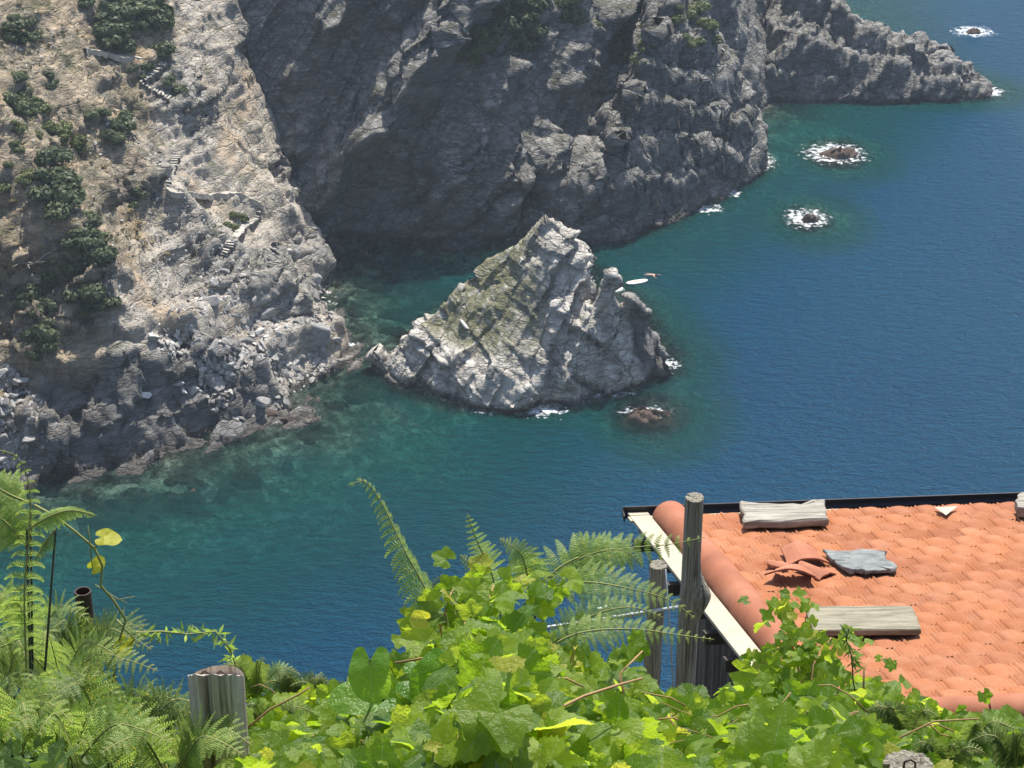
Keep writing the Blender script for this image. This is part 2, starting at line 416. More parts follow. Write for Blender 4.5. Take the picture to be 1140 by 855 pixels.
        scrub = n.math('MULTIPLY', scrub, hi)
        c = n.mix(scrub, c, n.mix(n.noise(pos, 3, 4), (.05, .065, .03), (.13, .13, .06)))
        nearc = n.mix(n.noise(pos, .8, 5), (.06, .07, .03), (.16, .14, .08))
        c = n.mix(n.attr('near'), c, nearc)
    ckk = cks if isletlike else n.math('MAXIMUM', cks, n.attr('soil'))
    c = n.mix(ckk, tuple(.42*v_ for v_ in base), c)
    sep = n.new('ShaderNodeSeparateXYZ'); n.l(pos, sep.inputs[0])
    zz = n.math('ADD', sep.outputs[2], n.math('MULTIPLY', n.math('SUBTRACT', n.noise(pos, .9, 4), .5), 1.2))
    wet = n.ramp(n.math('MULTIPLY_ADD', zz, .25, .5), [(.44, 0), (.5, 1), (.58, .85), (.68, 0)])
    c = n.mix(wet, c, n.mix(n.noise(pos, 1.3, 4), (.045, .042, .037), (.125, .108, .092)))
    under = n.ramp(n.math('MULTIPLY_ADD', sep.outputs[2], .25, .5), [(.40, 1), (.48, 0)])
    sand = n.ramp(n.noise(pos, .45, 6, .75), [(.38, (.06, .08, .06)), (.5, (.2, .22, .17)), (.62, (.55, .55, .45))])
    sand = n.mix(n.math('MULTIPLY', n.ramp(cells(pos, 1.1), [(.2, 1), (.7, 0)]), .75), sand, (.035, .045, .035))
    c = n.mix(under, c, sand)
    bh = n.math('ADD', n.math('MULTIPLY', mid, 1.0), n.math('MULTIPLY', fin, .35))
    bh = n.math('ADD', bh, n.math('MULTIPLY', n.noise(mp, 9, 4, .7), .16))
    bh = n.math('ADD', bh, n.math('MULTIPLY', cks, .45)); bh = n.math('ADD', bh, n.math('MULTIPLY', cel, .25))
    nb = n.bump(bh, 1.0, .42 if isletlike else .75)
    rough = n.ramp(wet, [(0, .92), (1, .55)])
    n.bsdf(out, c, rough, nb, .25)
    return m
M_rock = rock_material('cliff_rock')
me.materials.append(M_rock)
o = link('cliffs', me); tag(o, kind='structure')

# ---------------------------------------------------------------- islet
def in_islet(x, y):
    """height of the islet at a place: a leaning slab with a stepped right flank"""
    ridge = [(PZ(412, 403, .3), .3), (PZ(440, 392, 1.6), 1.6), (PZ(462, 375, 3.6), 3.6), (PZ(490, 340, 6.0), 6.0), (PZ(540, 296, 9.6), 9.6), (PZ(585, 266, 12.6), 12.6), (PZ(612, 249, 14.2), 14.2), (PZ(632, 262, 13.2), 13.2),
             (PZ(650, 296, 10.6), 10.6), (PZ(660, 322, 8.2), 8.2), (PZ(676, 304, 11.0), 11.0), (PZ(694, 300, 11.4), 11.4), (PZ(708, 335, 8.6), 8.6), (PZ(724, 372, 5.4), 5.4), (PZ(742, 402, 2.2), 2.2), (PZ(760, 414, .0), .0)]
    P = np.stack([x, y], 1)
    h = np.full(len(x), -50.0)
    for (a, za), (b, zb) in zip(ridge[:-1], ridge[1:]):
        a2, b2 = np.array(a[:2]), np.array(b[:2]); ab = b2-a2
        t = np.clip(((P-a2)@ab)/(ab@ab), 0, 1); r = P-a2-t[:, None]*ab
        d = np.hypot(r[:, 0], r[:, 1])
        front = (ab[0]*r[:, 1]-ab[1]*r[:, 0]) < 0
        kf = 1.05+1.3*sstep(6.5, 8.5, x+.25*(y-190))
        k = np.where(front, kf, 2.3)
        h = np.maximum(h, za+(zb-za)*t-k*d)
    return h
IX = np.arange(-22, 22, .11); IY = np.arange(172, 208, .11)
gx, gy = np.meshgrid(IX, IY); x = gx.ravel(); y = gy.ravel()
q = np.stack([x/4, y/4, x*0], 1)
wx = x+.9*fbm(q, 4, 201); wy = y+.9*fbm(q+30, 4, 202)
hi = in_islet(wx, wy)
ca, cb = np.array(PZ(655, 300, 9)[:2]), np.array(PZ(705, 425, 0)[:2]); cab = cb-ca
tc_ = np.clip(((np.stack([wx, wy], 1)-ca)@cab)/(cab@cab), 0, 1); dc_ = np.hypot(*(np.stack([wx, wy], 1)-ca-tc_[:, None]*cab).T)
hi = hi-3.2*np.exp(-(dc_/.8)**2)*sstep(.3, 2, hi)
kd, dm, ins = poly_dist(np.stack([wx, wy], 1), I_pts+S((748, 395), (700, 330), (640, 290), (560, 300), (470, 360), (430, 385)), [1]*(len(I_pts)+6))
apron = np.where(ins, np.minimum(dm*(1.9+2.8*sstep(3, 6, wx)), 30), -dm*.75)
hi = np.where(ins, np.minimum(hi, apron*1.0+np.where(dm > 0, .2, 0)), np.minimum(hi, -dm*.75))
ISL_H = hi.copy()
Z = hi.reshape(gx.shape); gyz, gxz = np.gradient(Z, IY, IX)
nrm = np.stack([-gxz.ravel(), -gyz.ravel(), np.ones(x.size)], 1); nrm /= np.linalg.norm(nrm, axis=1)[:, None]
P3 = np.stack([x, y, hi], 1)
qq = P3@rotm(8, -38, 22).T
s = np.array([.6, .5, 1.5])
nst = P3@np.array([.80, .12, -.59])+.9*fbm(P3/5, 3, 381)
d = .6*facet(qq*s/6.5, 306, 1.0)*sstep(13.5, 9, hi)+.26*facet(qq*s/2.6, 320, 1.4)+.05*facet(qq*s/1.0, 340, 1.2)+.03*facet(qq*s/.4, 350, 1.)
d += 1.25*saw(nst/2.5, 383)*sstep(-.4, .0, fbm(P3/4, 2, 386))+.34*saw(nst/.8+3, 384)+.09*saw(nst/.3, 385)
d += .12*fbm(qq*np.array([.2, .2, .9]), 4, 360, ridged=True)
veg = sstep(7.5, 3.5, np.hypot((x-PZ(530, 318, 9)[0])/1.15, (y-PZ(530, 318, 9)[1])/1.1)+2.2*fbm(np.stack([x/2.5, y/2.5, x*0], 1), 3, 371))
veg *= sstep(3.0, 4.5, hi)
co = P3+nrm*(d*sstep(-1.0, .6, hi)*(1-.6*veg))[:, None]
co[:, 2] = np.maximum(co[:, 2], -8)
ZI = co[:, 2].reshape(gx.shape)
def zislet(px, py):
    i = np.clip(((px+22)/.11).astype(int), 0, len(IX)-2); j = np.clip(((py-172)/.11).astype(int), 0, len(IY)-2)
    return ZI[j, i]
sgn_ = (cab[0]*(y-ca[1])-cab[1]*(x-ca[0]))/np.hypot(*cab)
shade_tint = sstep(-.2, .7, sgn_)*(x > PZ(640, 300, 9)[0]-1)  # mask for painted shade on the block right of the cleft
me = np_mesh('rock_islet', co, quads=grid_quads(len(IX), len(IY)), attrs={'veg': veg, 'shadetint': shade_tint})
M_isl = rock_material('islet_rock', (.52, .485, .425), (.78, .74, .665), True)
nt = M_isl.node_tree; n = N(nt)
b = [k for k in nt.nodes if k.type == 'BSDF_PRINCIPLED'][0]; src = b.inputs['Base Color'].links[0].from_socket
pos = n.new('ShaderNodeNewGeometry').outputs['Position']
gr = n.mix(n.noise(pos, 2.2, 5, .7), (.09, .10, .035), (.24, .225, .12))
fac = n.math('MULTIPLY', n.attr('veg'), n.ramp(n.noise(pos, 1.2, 5, .7), [(.36, .1), (.5, .9)]))
src = n.mix(n.math('MULTIPLY', n.attr('shadetint'), .8), src, n.mix(n.noise(pos, 1.6, 5, .7), (.07, .07, .072), (.24, .235, .22)))  # right block darkened in colour to stand in for its shade
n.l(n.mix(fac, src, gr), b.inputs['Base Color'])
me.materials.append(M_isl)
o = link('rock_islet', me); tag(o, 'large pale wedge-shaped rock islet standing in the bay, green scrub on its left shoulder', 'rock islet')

# ---------------------------------------------------------------- sea
WX = lines((-3000, -400, 400), (-400, -90, 40), (-90, 100, .9), (100, 400, 15), (400, 4000, 400))
WY = lines((-400, 100, 50), (100, 150, 4), (150, 320, .9), (320, 600, 20), (600, 9000, 600))
gx, gy = np.meshgrid(WX, WY); x = gx.ravel(); y = gy.ravel()
hA, hB, hC, hD = land(x, y, True)
h = np.maximum(np.maximum(hA, hB), np.maximum(hC, hD))
q = np.stack([x/4, y/4, x*0], 1)
_, dI, insI = poly_dist(np.stack([x, y], 1), I_pts+S((748, 395), (700, 330), (640, 290), (560, 300), (470, 360), (430, 385)), [1]*(len(I_pts)+6))
hI = np.where(insI, .5, -.95*dI)
small_rocks = [(930, 171, 2.6, 1.1), (899, 244, 1.5, .8), (722, 460, 2.3, .55), (1083, 35, 1.3, .5), (405, 281, .9, .25), (600, 445, 0, 0)]
depth = -np.maximum(h, hI)
for X, Y, r, hh_ in small_rocks[:3]:
    p = PZ(X, Y); depth = np.minimum(depth, .2+.9*np.maximum(0, np.hypot(x-p[0], (y-p[1])*.8)-r))
depth = np.maximum(depth+.5*fbm(q, 3, 401)*sstep(.5, 3, depth), 0)
def foam_blob(X, Y, rx, ry, soft=1.6):
    p = PZ(X, Y); return sstep(1+soft*.5, .35, np.hypot((x-p[0])/rx, (y-p[1])/ry))
foam = np.zeros(x.size)
for b_ in [(930, 171, 4.0, 3.6), (898, 243, 2.6, 3.0), (604, 456, 2.6, 1.6), (680, 438, 2.4, .9), (540, 459, 1.2, .7), (720, 458, 2.6, 1.0), (1083, 35, 3.2, 2.6), (815, 215, 1.2, 1.5), (570, 264, 1.8, 1.0), (388, 383, 1.2, .8), (745, 405, 1.2, 1.2), (850, 178, 1.6, 3.0), (1106, 102, 1.5, 2.0), (785, 232, 2.2, 1.5)]:
    foam = np.maximum(foam, foam_blob(*b_))
shorefoam = sstep(.3, .0, depth)*(.30+.32*sstep(-5, 10, x))*(.6+.8*(vnoise(np.stack([x/6, y/6, x*0], 1), 431) > .1))
foam = np.maximum(foam, shorefoam)
me = np_mesh('sea', np.stack([x, y, x*0], 1), quads=grid_quads(len(WX), len(WY)), attrs={'depth': depth, 'foam': foam}, smooth=True)
m, nt, out = newmat('sea_water'); n = N(nt)
pos = n.new('ShaderNodeNewGeometry').outputs['Position']
dep = n.math('DIVIDE', n.attr('depth'), 10.0, clamp=True)
big = n.noise(pos, .03, 3, .5)
depn = n.math('ADD', dep, n.math('MULTIPLY', n.math('SUBTRACT', n.noise(pos, .16, 4, .6), .5), .12), clamp=True)
tcol = n.ramp(depn, [(0, (.92, .98, .95)), (.08, (.68, .92, .87)), (.2, (.42, .82, .77)), (.4, (.18, .56, .56)), (1, (.02, .1, .15))])
opac = n.ramp(depn, [(0, .03), (.08, .14), (.2, .38), (.42, .7), (.7, 1)])
dcol = n.ramp(depn, [(0, (.03, .2, .17)), (.22, (.008, .215, .205)), (.42, (.005, .13, .165)), (.7, (.005, .10, .205))])
dcol = n.mix(n.ramp(big, [(.4, 0), (.65, .5)]), dcol, n.mix(1.0, dcol, (.7, .8, .92), 'MULTIPLY'))
w1 = n.noise(n.mapping(pos, (1, 1.9, 1), (0, 0, 8)), .62, 6, .68, .3)
w2 = n.noise(n.mapping(pos, (1, 1.5, 1), (0, 0, -25)), 2.4, 4, .6)
wv = n.math('ADD', w1, n.math('MULTIPLY', w2, .35))
nb = n.bump(wv, 1.0, 3.4)
dif = n.new('ShaderNodeBsdfDiffuse'); n.l(dcol, dif.inputs[0]); n.l(nb, dif.inputs['Normal'])
tr = n.new('ShaderNodeBsdfTransparent'); n.l(tcol, tr.inputs[0])
mx = n.new('ShaderNodeMixShader'); n.l(opac, mx.inputs[0]); n.l(tr.outputs[0], mx.inputs[1]); n.l(dif.outputs[0], mx.inputs[2])
gl = n.new('ShaderNodeBsdfGlossy'); gl.inputs['Roughness'].default_value = .2; n.l(nb, gl.inputs['Normal'])
fr = n.new('ShaderNodeFresnel'); fr.inputs['IOR'].default_value = 1.33; n.l(nb, fr.inputs['Normal'])
mg = n.new('ShaderNodeMixShader'); n.l(n.math('MULTIPLY', fr.outputs[0], .75), mg.inputs[0]); n.l(mx.outputs[0], mg.inputs[1]); n.l(gl.outputs[0], mg.inputs[2])
fo = n.new('ShaderNodeBsdfDiffuse'); fo.inputs[0].default_value = (.82, .85, .86, 1)
fn = n.noise(pos, 1.4, 7, .72)
ff = n.math('ADD', n.attr('foam'), n.math('MULTIPLY', n.math('SUBTRACT', fn, .56), 3.4))
ffac = n.math('MULTIPLY', n.ramp(ff, [(.5, 0), (.8, .45), (1.0, .92)]), n.ramp(n.attr('foam'), [(.02, 0), (.15, 1)]))
mf = n.new('ShaderNodeMixShader'); n.l(ffac, mf.inputs[0]); n.l(mg.outputs[0], mf.inputs[1]); n.l(fo.outputs[0], mf.inputs[2])
n.l(mf.outputs[0], out.inputs[0])
me.materials.append(m); o = link('sea', me); tag(o, kind='structure')
# ---------------------------------------------------------------- things on the far shore
def hit(X, Y, t0=150.0, t1=340.0, zf=None):
    r = ray(X, Y); zf = zf or zland
    ts = np.arange(t0, t1, .25)
    zx = zf(r[0]*ts, r[1]*ts); below = CAM_H+r[2]*ts < np.maximum(zx, -.05)
    if not below.any(): return None
    t = ts[np.argmax(below)]-.12
    return Vector((r[0]*t, r[1]*t, max(CAM_H+r[2]*t, -.05)))
def slope_n(p):
    e = .8
    v = Vector((zland(p.x-e, p.y)-zland(p.x+e, p.y), zland(p.x, p.y-e)-zland(p.x, p.y+e), 2*e)); return v.normalized()

# angular stones, several shapes
def stone_mesh(name, seed, flat=.6):
    rr = np.random.default_rng(seed)
    import bmesh
    bm = bmesh.new()
    for k in range(13):
        v = Vector(rr.normal(size=3)).normalized()*rr.uniform(.75, 1.0)
        bm.verts.new((v.x*.6, v.y*.45, v.z*.45*flat))
    bmesh.ops.convex_hull(bm, input=bm.verts)
    bmesh.ops.delete(bm, geom=[v for v in bm.verts if not v.link_faces], context='VERTS')
    bmesh.ops.bevel(bm, geom=bm.edges[:], offset=.025, segments=1, affect='EDGES')
    me = bpy.data.meshes.new(name); bm.to_mesh(me); bm.free(); return me
def stone_mat(name, lo, hi):
    m, nt, out = newmat(name); n = N(nt)
    oi = n.new('ShaderNodeObjectInfo'); tc = n.new('ShaderNodeNewGeometry').outputs['Position']
    base = n.mix(oi.outputs['Random'], lo, hi)
    c = n.mix(n.ramp(n.noise(tc, 2.5, 5, .7), [(.35, 0), (.65, .6)]), base, tuple(.6*v for v in lo))
    nb = n.bump(n.noise(tc, 5, 5, .7), .8, .12)
    n.bsdf(out, c, .9, nb, .2); return m
M_stone = stone_mat('boulder_stone', (.24, .235, .225), (.50, .48, .45))
M_pale = stone_mat('pale_stone', (.62, .6, .56), (.75, .73, .70))
M_wet = stone_mat('wet_stone', (.075, .055, .045), (.14, .10, .08))
stones = [stone_mesh('boulder_shape', 30+i, [.6, .8, .5, .7, .9][i]) for i in range(5)]
for s_ in stones: s_.materials.append(M_stone)

# scree: thousands of small stones as one mass
sv, sf = [], []
base_meshes = []
for i in range(6):
    b_ = stone_mesh('tmp_shape', 60+i, .55); base_meshes.append((np.array([v.co[:] for v in b_.vertices]), [tuple(p.vertices) for p in b_.polygons])); bpy.data.meshes.remove(b_)
def scatter_zone(poly, count, rng_):
    out = []
    xs = [p[0] for p in poly]; ys = [p[1] for p in poly]
    while len(out) < count:
        X, Y = rng_.uniform(min(xs), max(xs)), rng_.uniform(min(ys), max(ys)); ins = False
        for i in range(len(poly)):
            a, b = poly[i], poly[i-1]
            if (a[1] > Y) != (b[1] > Y) and X < (b[0]-a[0])*(Y-a[1])/(b[1]-a[1])+a[0]: ins = not ins
        if ins: out.append((X, Y))
    return out
rs = np.random.default_rng(5)
zoneA = [(225, 325), (300, 318), (352, 340), (372, 372), (380, 400), (318, 430), (322, 455), (262, 470), (215, 420), (150, 372), (190, 345)]
zoneB = [(-5, 400), (30, 420), (62, 470), (62, 515), (0, 522)]
zoneC = [(20, 20), (120, 60), (180, 140), (240, 220), (280, 300), (330, 330), (230, 420), (120, 330), (60, 200), (0, 90)]
zoneD = [(240, 300), (374, 320), (384, 400), (330, 440), (250, 470), (215, 430)]
scree = MB(); vs_all = []; fs_all = []; off = 0
def add_stone(p, r, nrm_):
    global off
    V, F = base_meshes[rs.integers(6)]
    q = Matrix.Rotation(rs.uniform(0, 6.28), 3, nrm_) @ Vector((0, 0, 1)).rotation_difference(nrm_).to_matrix() @ Matrix.Rotation(rs.uniform(-.5, .5), 3, 'X')
    W = (V*r*np.array([rs.uniform(.8, 1.5), 1, rs.uniform(.6, 1.1)]))@np.array(q).T+np.array(p)
    vs_all.append(W); fs_all.extend([tuple(i+off for i in f) for f in F]); off += len(W)
for poly, cnt, lo, hi in ((zoneA, 1500, .28, 1.0), (zoneB, 420, .3, 1.0), (zoneC, 1300, .16, .5), (zoneD, 700, .3, .9)):
    for X, Y in scatter_zone(poly, cnt, rs):
        p = hit(X, Y)
        if p is None or p.z < -.3: continue
        add_stone(p+Vector((0, 0, .05)), lo*(hi/lo)**(rs.random()**1.8), slope_n(p))
me = bpy.data.meshes.new('scree'); me.from_pydata(np.concatenate(vs_all).tolist(), [], fs_all); me.update()
ms, nt, out = newmat('scree_stone'); n = N(nt)
geo = n.new('ShaderNodeNewGeometry')
rnd = geo.outputs['Random Per Island']
c = n.ramp(rnd, [(0, (.20, .19, .18)), (.5, (.36, .34, .31)), (1, (.58, .56, .52))])
c = n.mix(n.ramp(n.noise(geo.outputs['Position'], 3.5, 4, .7), [(.4, 0), (.65, .5)]), c, (.2, .185, .165))
n.bsdf(out, c, .92, n.bump(n.noise(geo.outputs['Position'], 6, 4, .7), .7, .1), .2)
me.materials.append(ms); tag(link('scree', me), kind='stuff', label='loose pale broken stones littering the left slope and its foot', cat='scree')

# large single boulders
def boulder(X, Y, r, label, mesh=0, mat=None, flat=1.0, rz=0.0, group=None, sink=.25, name='boulder', zf=None, dz=0.0):
    p = hit(X, Y, zf=zf)
    if p is None: p = Vector(PZ(X, Y))
    me_ = stones[mesh]
    o = bpy.data.objects.new(name, me_); COL.objects.link(o)
    o.location = p+Vector((0, 0, r*.3-sink*r+dz)); o.scale = (r*2, r*2*.9, r*2*flat); o.rotation_euler = (rs.uniform(-.4, .4), rs.uniform(-.4, .4), rz or rs.uniform(0, 6))
    if mat is not None:
        o.material_slots[0].link = 'OBJECT'; o.material_slots[0].material = mat
    tag(o, label, 'boulder', group); return o
boulder(352, 372, 1.9, 'big square-edged grey boulder at the water below the rockfall', 1, rz=.2)
boulder(318, 380, 1.3, 'rounded dark boulder just left of the big square-edged boulder', 2)
boulder(372, 378, 1.0, 'small dark boulder touching the water beside the square-edged one', 0)
boulder(347, 312, 1.2, 'blocky boulder in the water at the foot of the rock knob', 3)
boulder(171, 375, .9, 'bright pale flat boulder on the slope above the dark slabs', 0, M_pale, .7)
boulder(198, 428, .8, 'bright pale slab stone highest in the cleft above the dark slabs', 2, M_pale, .6)
boulder(214, 434, .7, 'bright pale stone lying against the cleft of the dark slabs', 4, M_pale)
boulder(162, 440, .7, 'bright pale boulder resting on top of the dark slabs', 3, M_pale, .8)
boulder(269, 395, .8, 'round white boulder in the middle of the rockfall', 4, M_pale, .8)
boulder(324, 284, .9, 'tall pale boulder leaning on the dark rock knob', 1, M_pale, 1.5)
boulder(238, 425, 1.5, 'long grey leaning boulder beside the rockfall near the water', 0)
boulder(285, 445, 1.7, 'large rounded grey boulder at the shore below the rockfall', 2)
boulder(300, 462, 1.0, 'reddish wet boulder awash at the rockfall point', 3, M_wet)
boulder(318, 470, .8, 'small reddish wet boulder farthest out at the rockfall point', 1, M_wet)
boulder(205, 437, .6, 'smallest bright pale stone in the cleft of the slabs', 1, M_pale)
for i, (X, Y) in enumerate(scatter_zone(zoneD, 34, rs)+scatter_zone(zoneB, 8, rs)):
    boulder(X, Y, rs.uniform(.55, 1.15), 'grey angular boulder lying among the pale stones of the rockfall', i % 5, group='boulders lying in the rockfall on the left shore')
boulder(517, 362, .9, 'bright white stone block on the left flank of the islet', 3, M_pale, .9, zf=zislet)
boulder(650, 296, .7, 'white stone on the rear notch of the islet between its two peaks', 2, M_pale, .5, zf=zislet)
boulder(688, 322, .9, 'flat pale stone on top of the right block of the islet', 0, M_pale, .35, zf=zislet)
boulder(598, 400, 1.1, 'pale flat stone plate halfway up the front of the islet', 2, M_pale, .35, zf=zislet)
# rocks in the sea
def sea_rock(X, Y, r, hgt, label, seed, elong=1.4, z=-.1, mat=None, name='sea_rock'):
    p = PZ(X, Y); u = np.linspace(0, 2*np.pi, 40, endpoint=False); v = np.linspace(0, 1, 14)
    uu, vv = np.meshgrid(u, v)
    cx = np.cos(uu)*vv*r*elong; cy = np.sin(uu)*vv*r; cz = hgt*(1-vv**2)*1.0-vv**3*.9
    co_ = np.stack([cx.ravel(), cy.ravel(), cz.ravel()], 1)
    q_ = co_+seed*10
    dd_ = .35*r*facet(q_/(.5*r+.3)*np.array([1, .7, 2]), seed, 1.2)*.5+.12*r*facet(q_/(.2*r+.1), seed+3, 1.)
    co_[:, 2] += dd_*(1-vv.ravel()**4)*.9; co_[:, 0] += dd_*.5; co_[:, 1] -= dd_*.4
    nu, nv = 40, 14; idx = np.arange(nu*nv).reshape(nv, nu); nx_ = np.roll(idx, -1, 1)
    me_ = np_mesh(name, co_, quads=np.stack([idx[1:], nx_[1:], nx_[:-1], idx[:-1]], -1).reshape(-1, 4))
    me_.materials.append(mat or M_wet); o = link(name, me_); o.location = (p[0], p[1], z); tag(o, label, 'rock'); return o
sea_rock(932, 172, 2.2, .75, 'low brown reef rock ringed by the widest patch of white foam', 3)
sea_rock(901, 245, 1.1, .8, 'small brown rock with foam behind it, right of the cliff point', 4, 1.2)
sea_rock(722, 462, 1.9, .6, 'brown awash rock just in front of the right end of the islet', 5, 1.5)
sea_rock(1084, 36, 1.3, .45, 'far rock awash in foam beyond the headland', 6)
sea_rock(213, 546, 1.0, .15, 'brown rock just below the water off the dark slabs', 7, 1.3, -.25)
sea_rock(128, 560, 1.9, .1, 'broad dark submerged rock lying off the left shore', 8, 2.0, -.45)
sea_rock(468, 331, 1.0, .15, 'dark submerged rock in the green water left of the islet', 9, 1.3, -.3)
sea_rock(406, 282, .6, .35, 'small rock breaking the surface in the cove behind the islet', 10, 1.4, -.1)
sea_rock(412, 410, .8, .2, 'low wet ledge trailing off the left tip of the islet', 11, 1.9, -.1)
sea_rock(10, 595, 2.2, .2, 'reddish submerged rock at the left edge behind the ferns', 12, 1.4, -.5)

zs = [(95, 530), (160, 530), (240, 505), (320, 480), (350, 440), (395, 410), (360, 395), (375, 310), (430, 275), (500, 285), (470, 340), (420, 380), (400, 430), (340, 500), (250, 540), (150, 560), (60, 560)]
for i, (X, Y) in enumerate(scatter_zone(zs, 46, rs)):
    sea_rock(X, Y, rs.uniform(.5, 1.3), .1, 'dark boulder lying under the clear shallow water of the left bay', 40+i, rs.uniform(1.0, 1.7), -.45-rs.random()*.5, name='submerged_boulder')['group'] = 'submerged boulders in the left bay'
# ---------------------------------------------------------------- bushes on the slopes
def leaf_cloud(name, seed, nleaf=650, size=.16, flat=.75):
    rr = np.random.default_rng(seed)
    lob = rr.normal(size=(7, 3)); lob /= np.linalg.norm(lob, axis=1)[:, None]; lob[:, 2] = np.abs(lob[:, 2])
    cen = lob*.55; rad = rr.uniform(.32, .6, 7)
    pick = rr.integers(0, 7, nleaf)
    d = rr.normal(size=(nleaf, 3)); d /= np.linalg.norm(d, axis=1)[:, None]
    p = cen[pick]+d*(rad[pick]*rr.uniform(.72, 1.05, nleaf))[:, None]; p[:, 2] = np.maximum(p[:, 2]*flat, -.1)
    a = rr.normal(size=(nleaf, 3)); a = a-(a*d).sum(1)[:, None]*d*.6; a /= np.linalg.norm(a, axis=1)[:, None]
    b = np.cross(a, d); b /= np.linalg.norm(b, axis=1)[:, None]
    s = size*rr.uniform(.6, 1.3, nleaf)[:, None]
    v = np.stack([p-a*s, p-b*s*.6, p+a*s, p+b*s*.6], 1).reshape(-1, 3)
    return np_mesh(name, v, quads=np.arange(nleaf*4).reshape(-1, 4))
def foliage_mat(name, c1, c2, trans=.25, bright=(1, 1, 1)):
    m, nt, out = newmat(name); n = N(nt)
    g = n.new('ShaderNodeNewGeometry'); oi = n.new('ShaderNodeObjectInfo')
    t = n.math('ADD', n.math('MULTIPLY', g.outputs['Random Per Island'], .6), n.math('MULTIPLY', oi.outputs['Random'], .4))
    c = n.mix(t, c1, c2)
    dif = n.bsdf(None, c, .6, None, .3)
    tl = n.new('ShaderNodeBsdfTranslucent'); n.l(c, tl.inputs[0])
    mx = n.new('ShaderNodeMixShader'); mx.inputs[0].default_value = trans; n.l(dif.outputs[0], mx.inputs[1]); n.l(tl.outputs[0], mx.inputs[2])
    n.l(mx.outputs[0], out.inputs[0]); return m
M_scrub = foliage_mat('scrub_leaves', (.04, .06, .028), (.12, .145, .06))
M_scrub2 = foliage_mat('light_scrub_leaves', (.06, .085, .025), (.16, .18, .06))
M_dry = foliage_mat('dry_grass_leaves', (.20, .16, .08), (.36, .29, .15))
M_twig, nt, out = newmat('dark_twigs'); N(nt).bsdf(out, (.06, .045, .035), .9)
bush_m = [leaf_cloud('shrub_leaves_shape', 90+i) for i in range(4)]
bush_l = [b.copy() for b in bush_m]; bush_d = [leaf_cloud('tuft_shape', 95+i, 260, .2, .5) for i in range(2)]
for b in bush_m: b.materials.append(M_scrub)
for b in bush_l: b.materials.append(M_scrub2)
for b in bush_d: b.materials.append(M_dry)
stem_b = MB()
for k in range(6):
    a_ = k*1.05; stem_b.tube([(0, 0, -.35), (.18*math.cos(a_), .18*math.sin(a_), .1), (.45*math.cos(a_), .45*math.sin(a_), .45)], [.06, .04, .012], 5)
stem_me = stem_b.mesh('shrub_stems_shape'); stem_me.materials.append(M_twig)
def bush(X, Y, r, label, group, kind=0, name='shrub', cat='shrub'):
    p = hit(X, Y)
    if p is None or p.z < .5: return
    root = empty(name, p-Vector((0, 0, .1))); nn = slope_n(p)
    me_ = ([bush_m, bush_l, bush_d][kind])[rs.integers(2 if kind == 2 else 4)]
    f = bpy.data.objects.new('leaves', me_); COL.objects.link(f); f.parent = root
    r *= 1.22; f.scale = (r*rs.uniform(.9, 1.35), r*rs.uniform(.85, 1.2), r*rs.uniform(.75, 1.05)); f.rotation_euler = (0, 0, rs.uniform(0, 6.28)); f.location = nn*(.15*r)
    if kind < 2:
        t = bpy.data.objects.new('stems', stem_me); COL.objects.link(t); t.parent = root; t.scale = (r, r, r)
    tag(root, label, cat, group)
def bush_zone(poly, cnt, lo, hi, label, group, kind=0, name='shrub', cat='shrub'):
    for X, Y in scatter_zone(poly, int(cnt*(1.0 if kind == 2 else 1.02)), rs): bush(X, Y, rs.uniform(lo, hi), label, group, kind, name, cat)
bush_zone([(78, -5), (178, -5), (182, 62), (130, 58), (95, 25)], 34, .9, 1.7, 'dark evergreen shrub in the dense thicket above the upper path', 'thicket above the upper path')
bush_zone([(8, 12), (40, 14), (42, 45), (28, 56), (10, 40)], 8, .6, 1.1, 'dark shrub in the small clump at the upper left corner', 'clump at the upper left corner')
bush_zone([(0, 60), (22, 90), (35, 125), (0, 125)], 8, .7, 1.3, 'dark shrub at the left edge, head of the diagonal shrub belt', 'head of the diagonal shrub belt')
bush_zone([(15, 90), (45, 110), (90, 160), (95, 178), (70, 165), (35, 125)], 13, .5, .95, 'lighter green shrub in the belt running down the upper left rib', 'belt of light shrubs on the upper left rib', 1)
bush_zone([(92, 128), (135, 124), (142, 155), (118, 166), (98, 148)], 10, .6, 1.0, 'dark shrub in the clump on bare soil right of the shrub belt', 'clump on bare soil')
bush_zone([(55, 165), (78, 190), (92, 230), (70, 240), (20, 210), (40, 180)], 16, .7, 1.4, 'dark shrub in the middle left thicket under the pale rib', 'middle left thicket')
bush_zone([(75, 220), (105, 250), (125, 300), (128, 345), (90, 350), (75, 320), (85, 270)], 22, .7, 1.3, 'green shrub in the long thicket above the dark slabs', 'long thicket above the dark slabs')
bush_zone([(20, 290), (60, 300), (80, 350), (60, 400), (15, 395), (0, 350)], 16, .7, 1.3, 'dark shrub in the lower left thicket near the shore', 'lower left thicket')
bush_zone([(140, 200), (158, 205), (160, 235), (146, 232)], 4, .5, .8, 'small dark shrub below the bare rock patch on the left slope', 'shrubs below the bare rock patch')
bush_zone([(140, 70), (178, 72), (160, 88), (146, 84)], 4, .5, .8, 'dark shrub wedged between the upper path and its steps', 'shrubs beside the upper steps')
bush_zone([(168, 84), (205, 86), (205, 105), (180, 100)], 5, .5, .9, 'dark shrub just right of the upper zigzag steps', 'shrubs right of the upper steps')
bush_zone([(55, 70), (75, 95), (60, 110), (50, 95)], 3, .4, .7, 'small round shrub on the grey rubble of the upper left slope', 'shrubs on the grey rubble')
bush_zone([(0, 130), (50, 150), (30, 200), (0, 250)], 10, .4, .9, 'olive shrub on the dry ground at the left edge', 'olive shrubs at the left edge', 1)
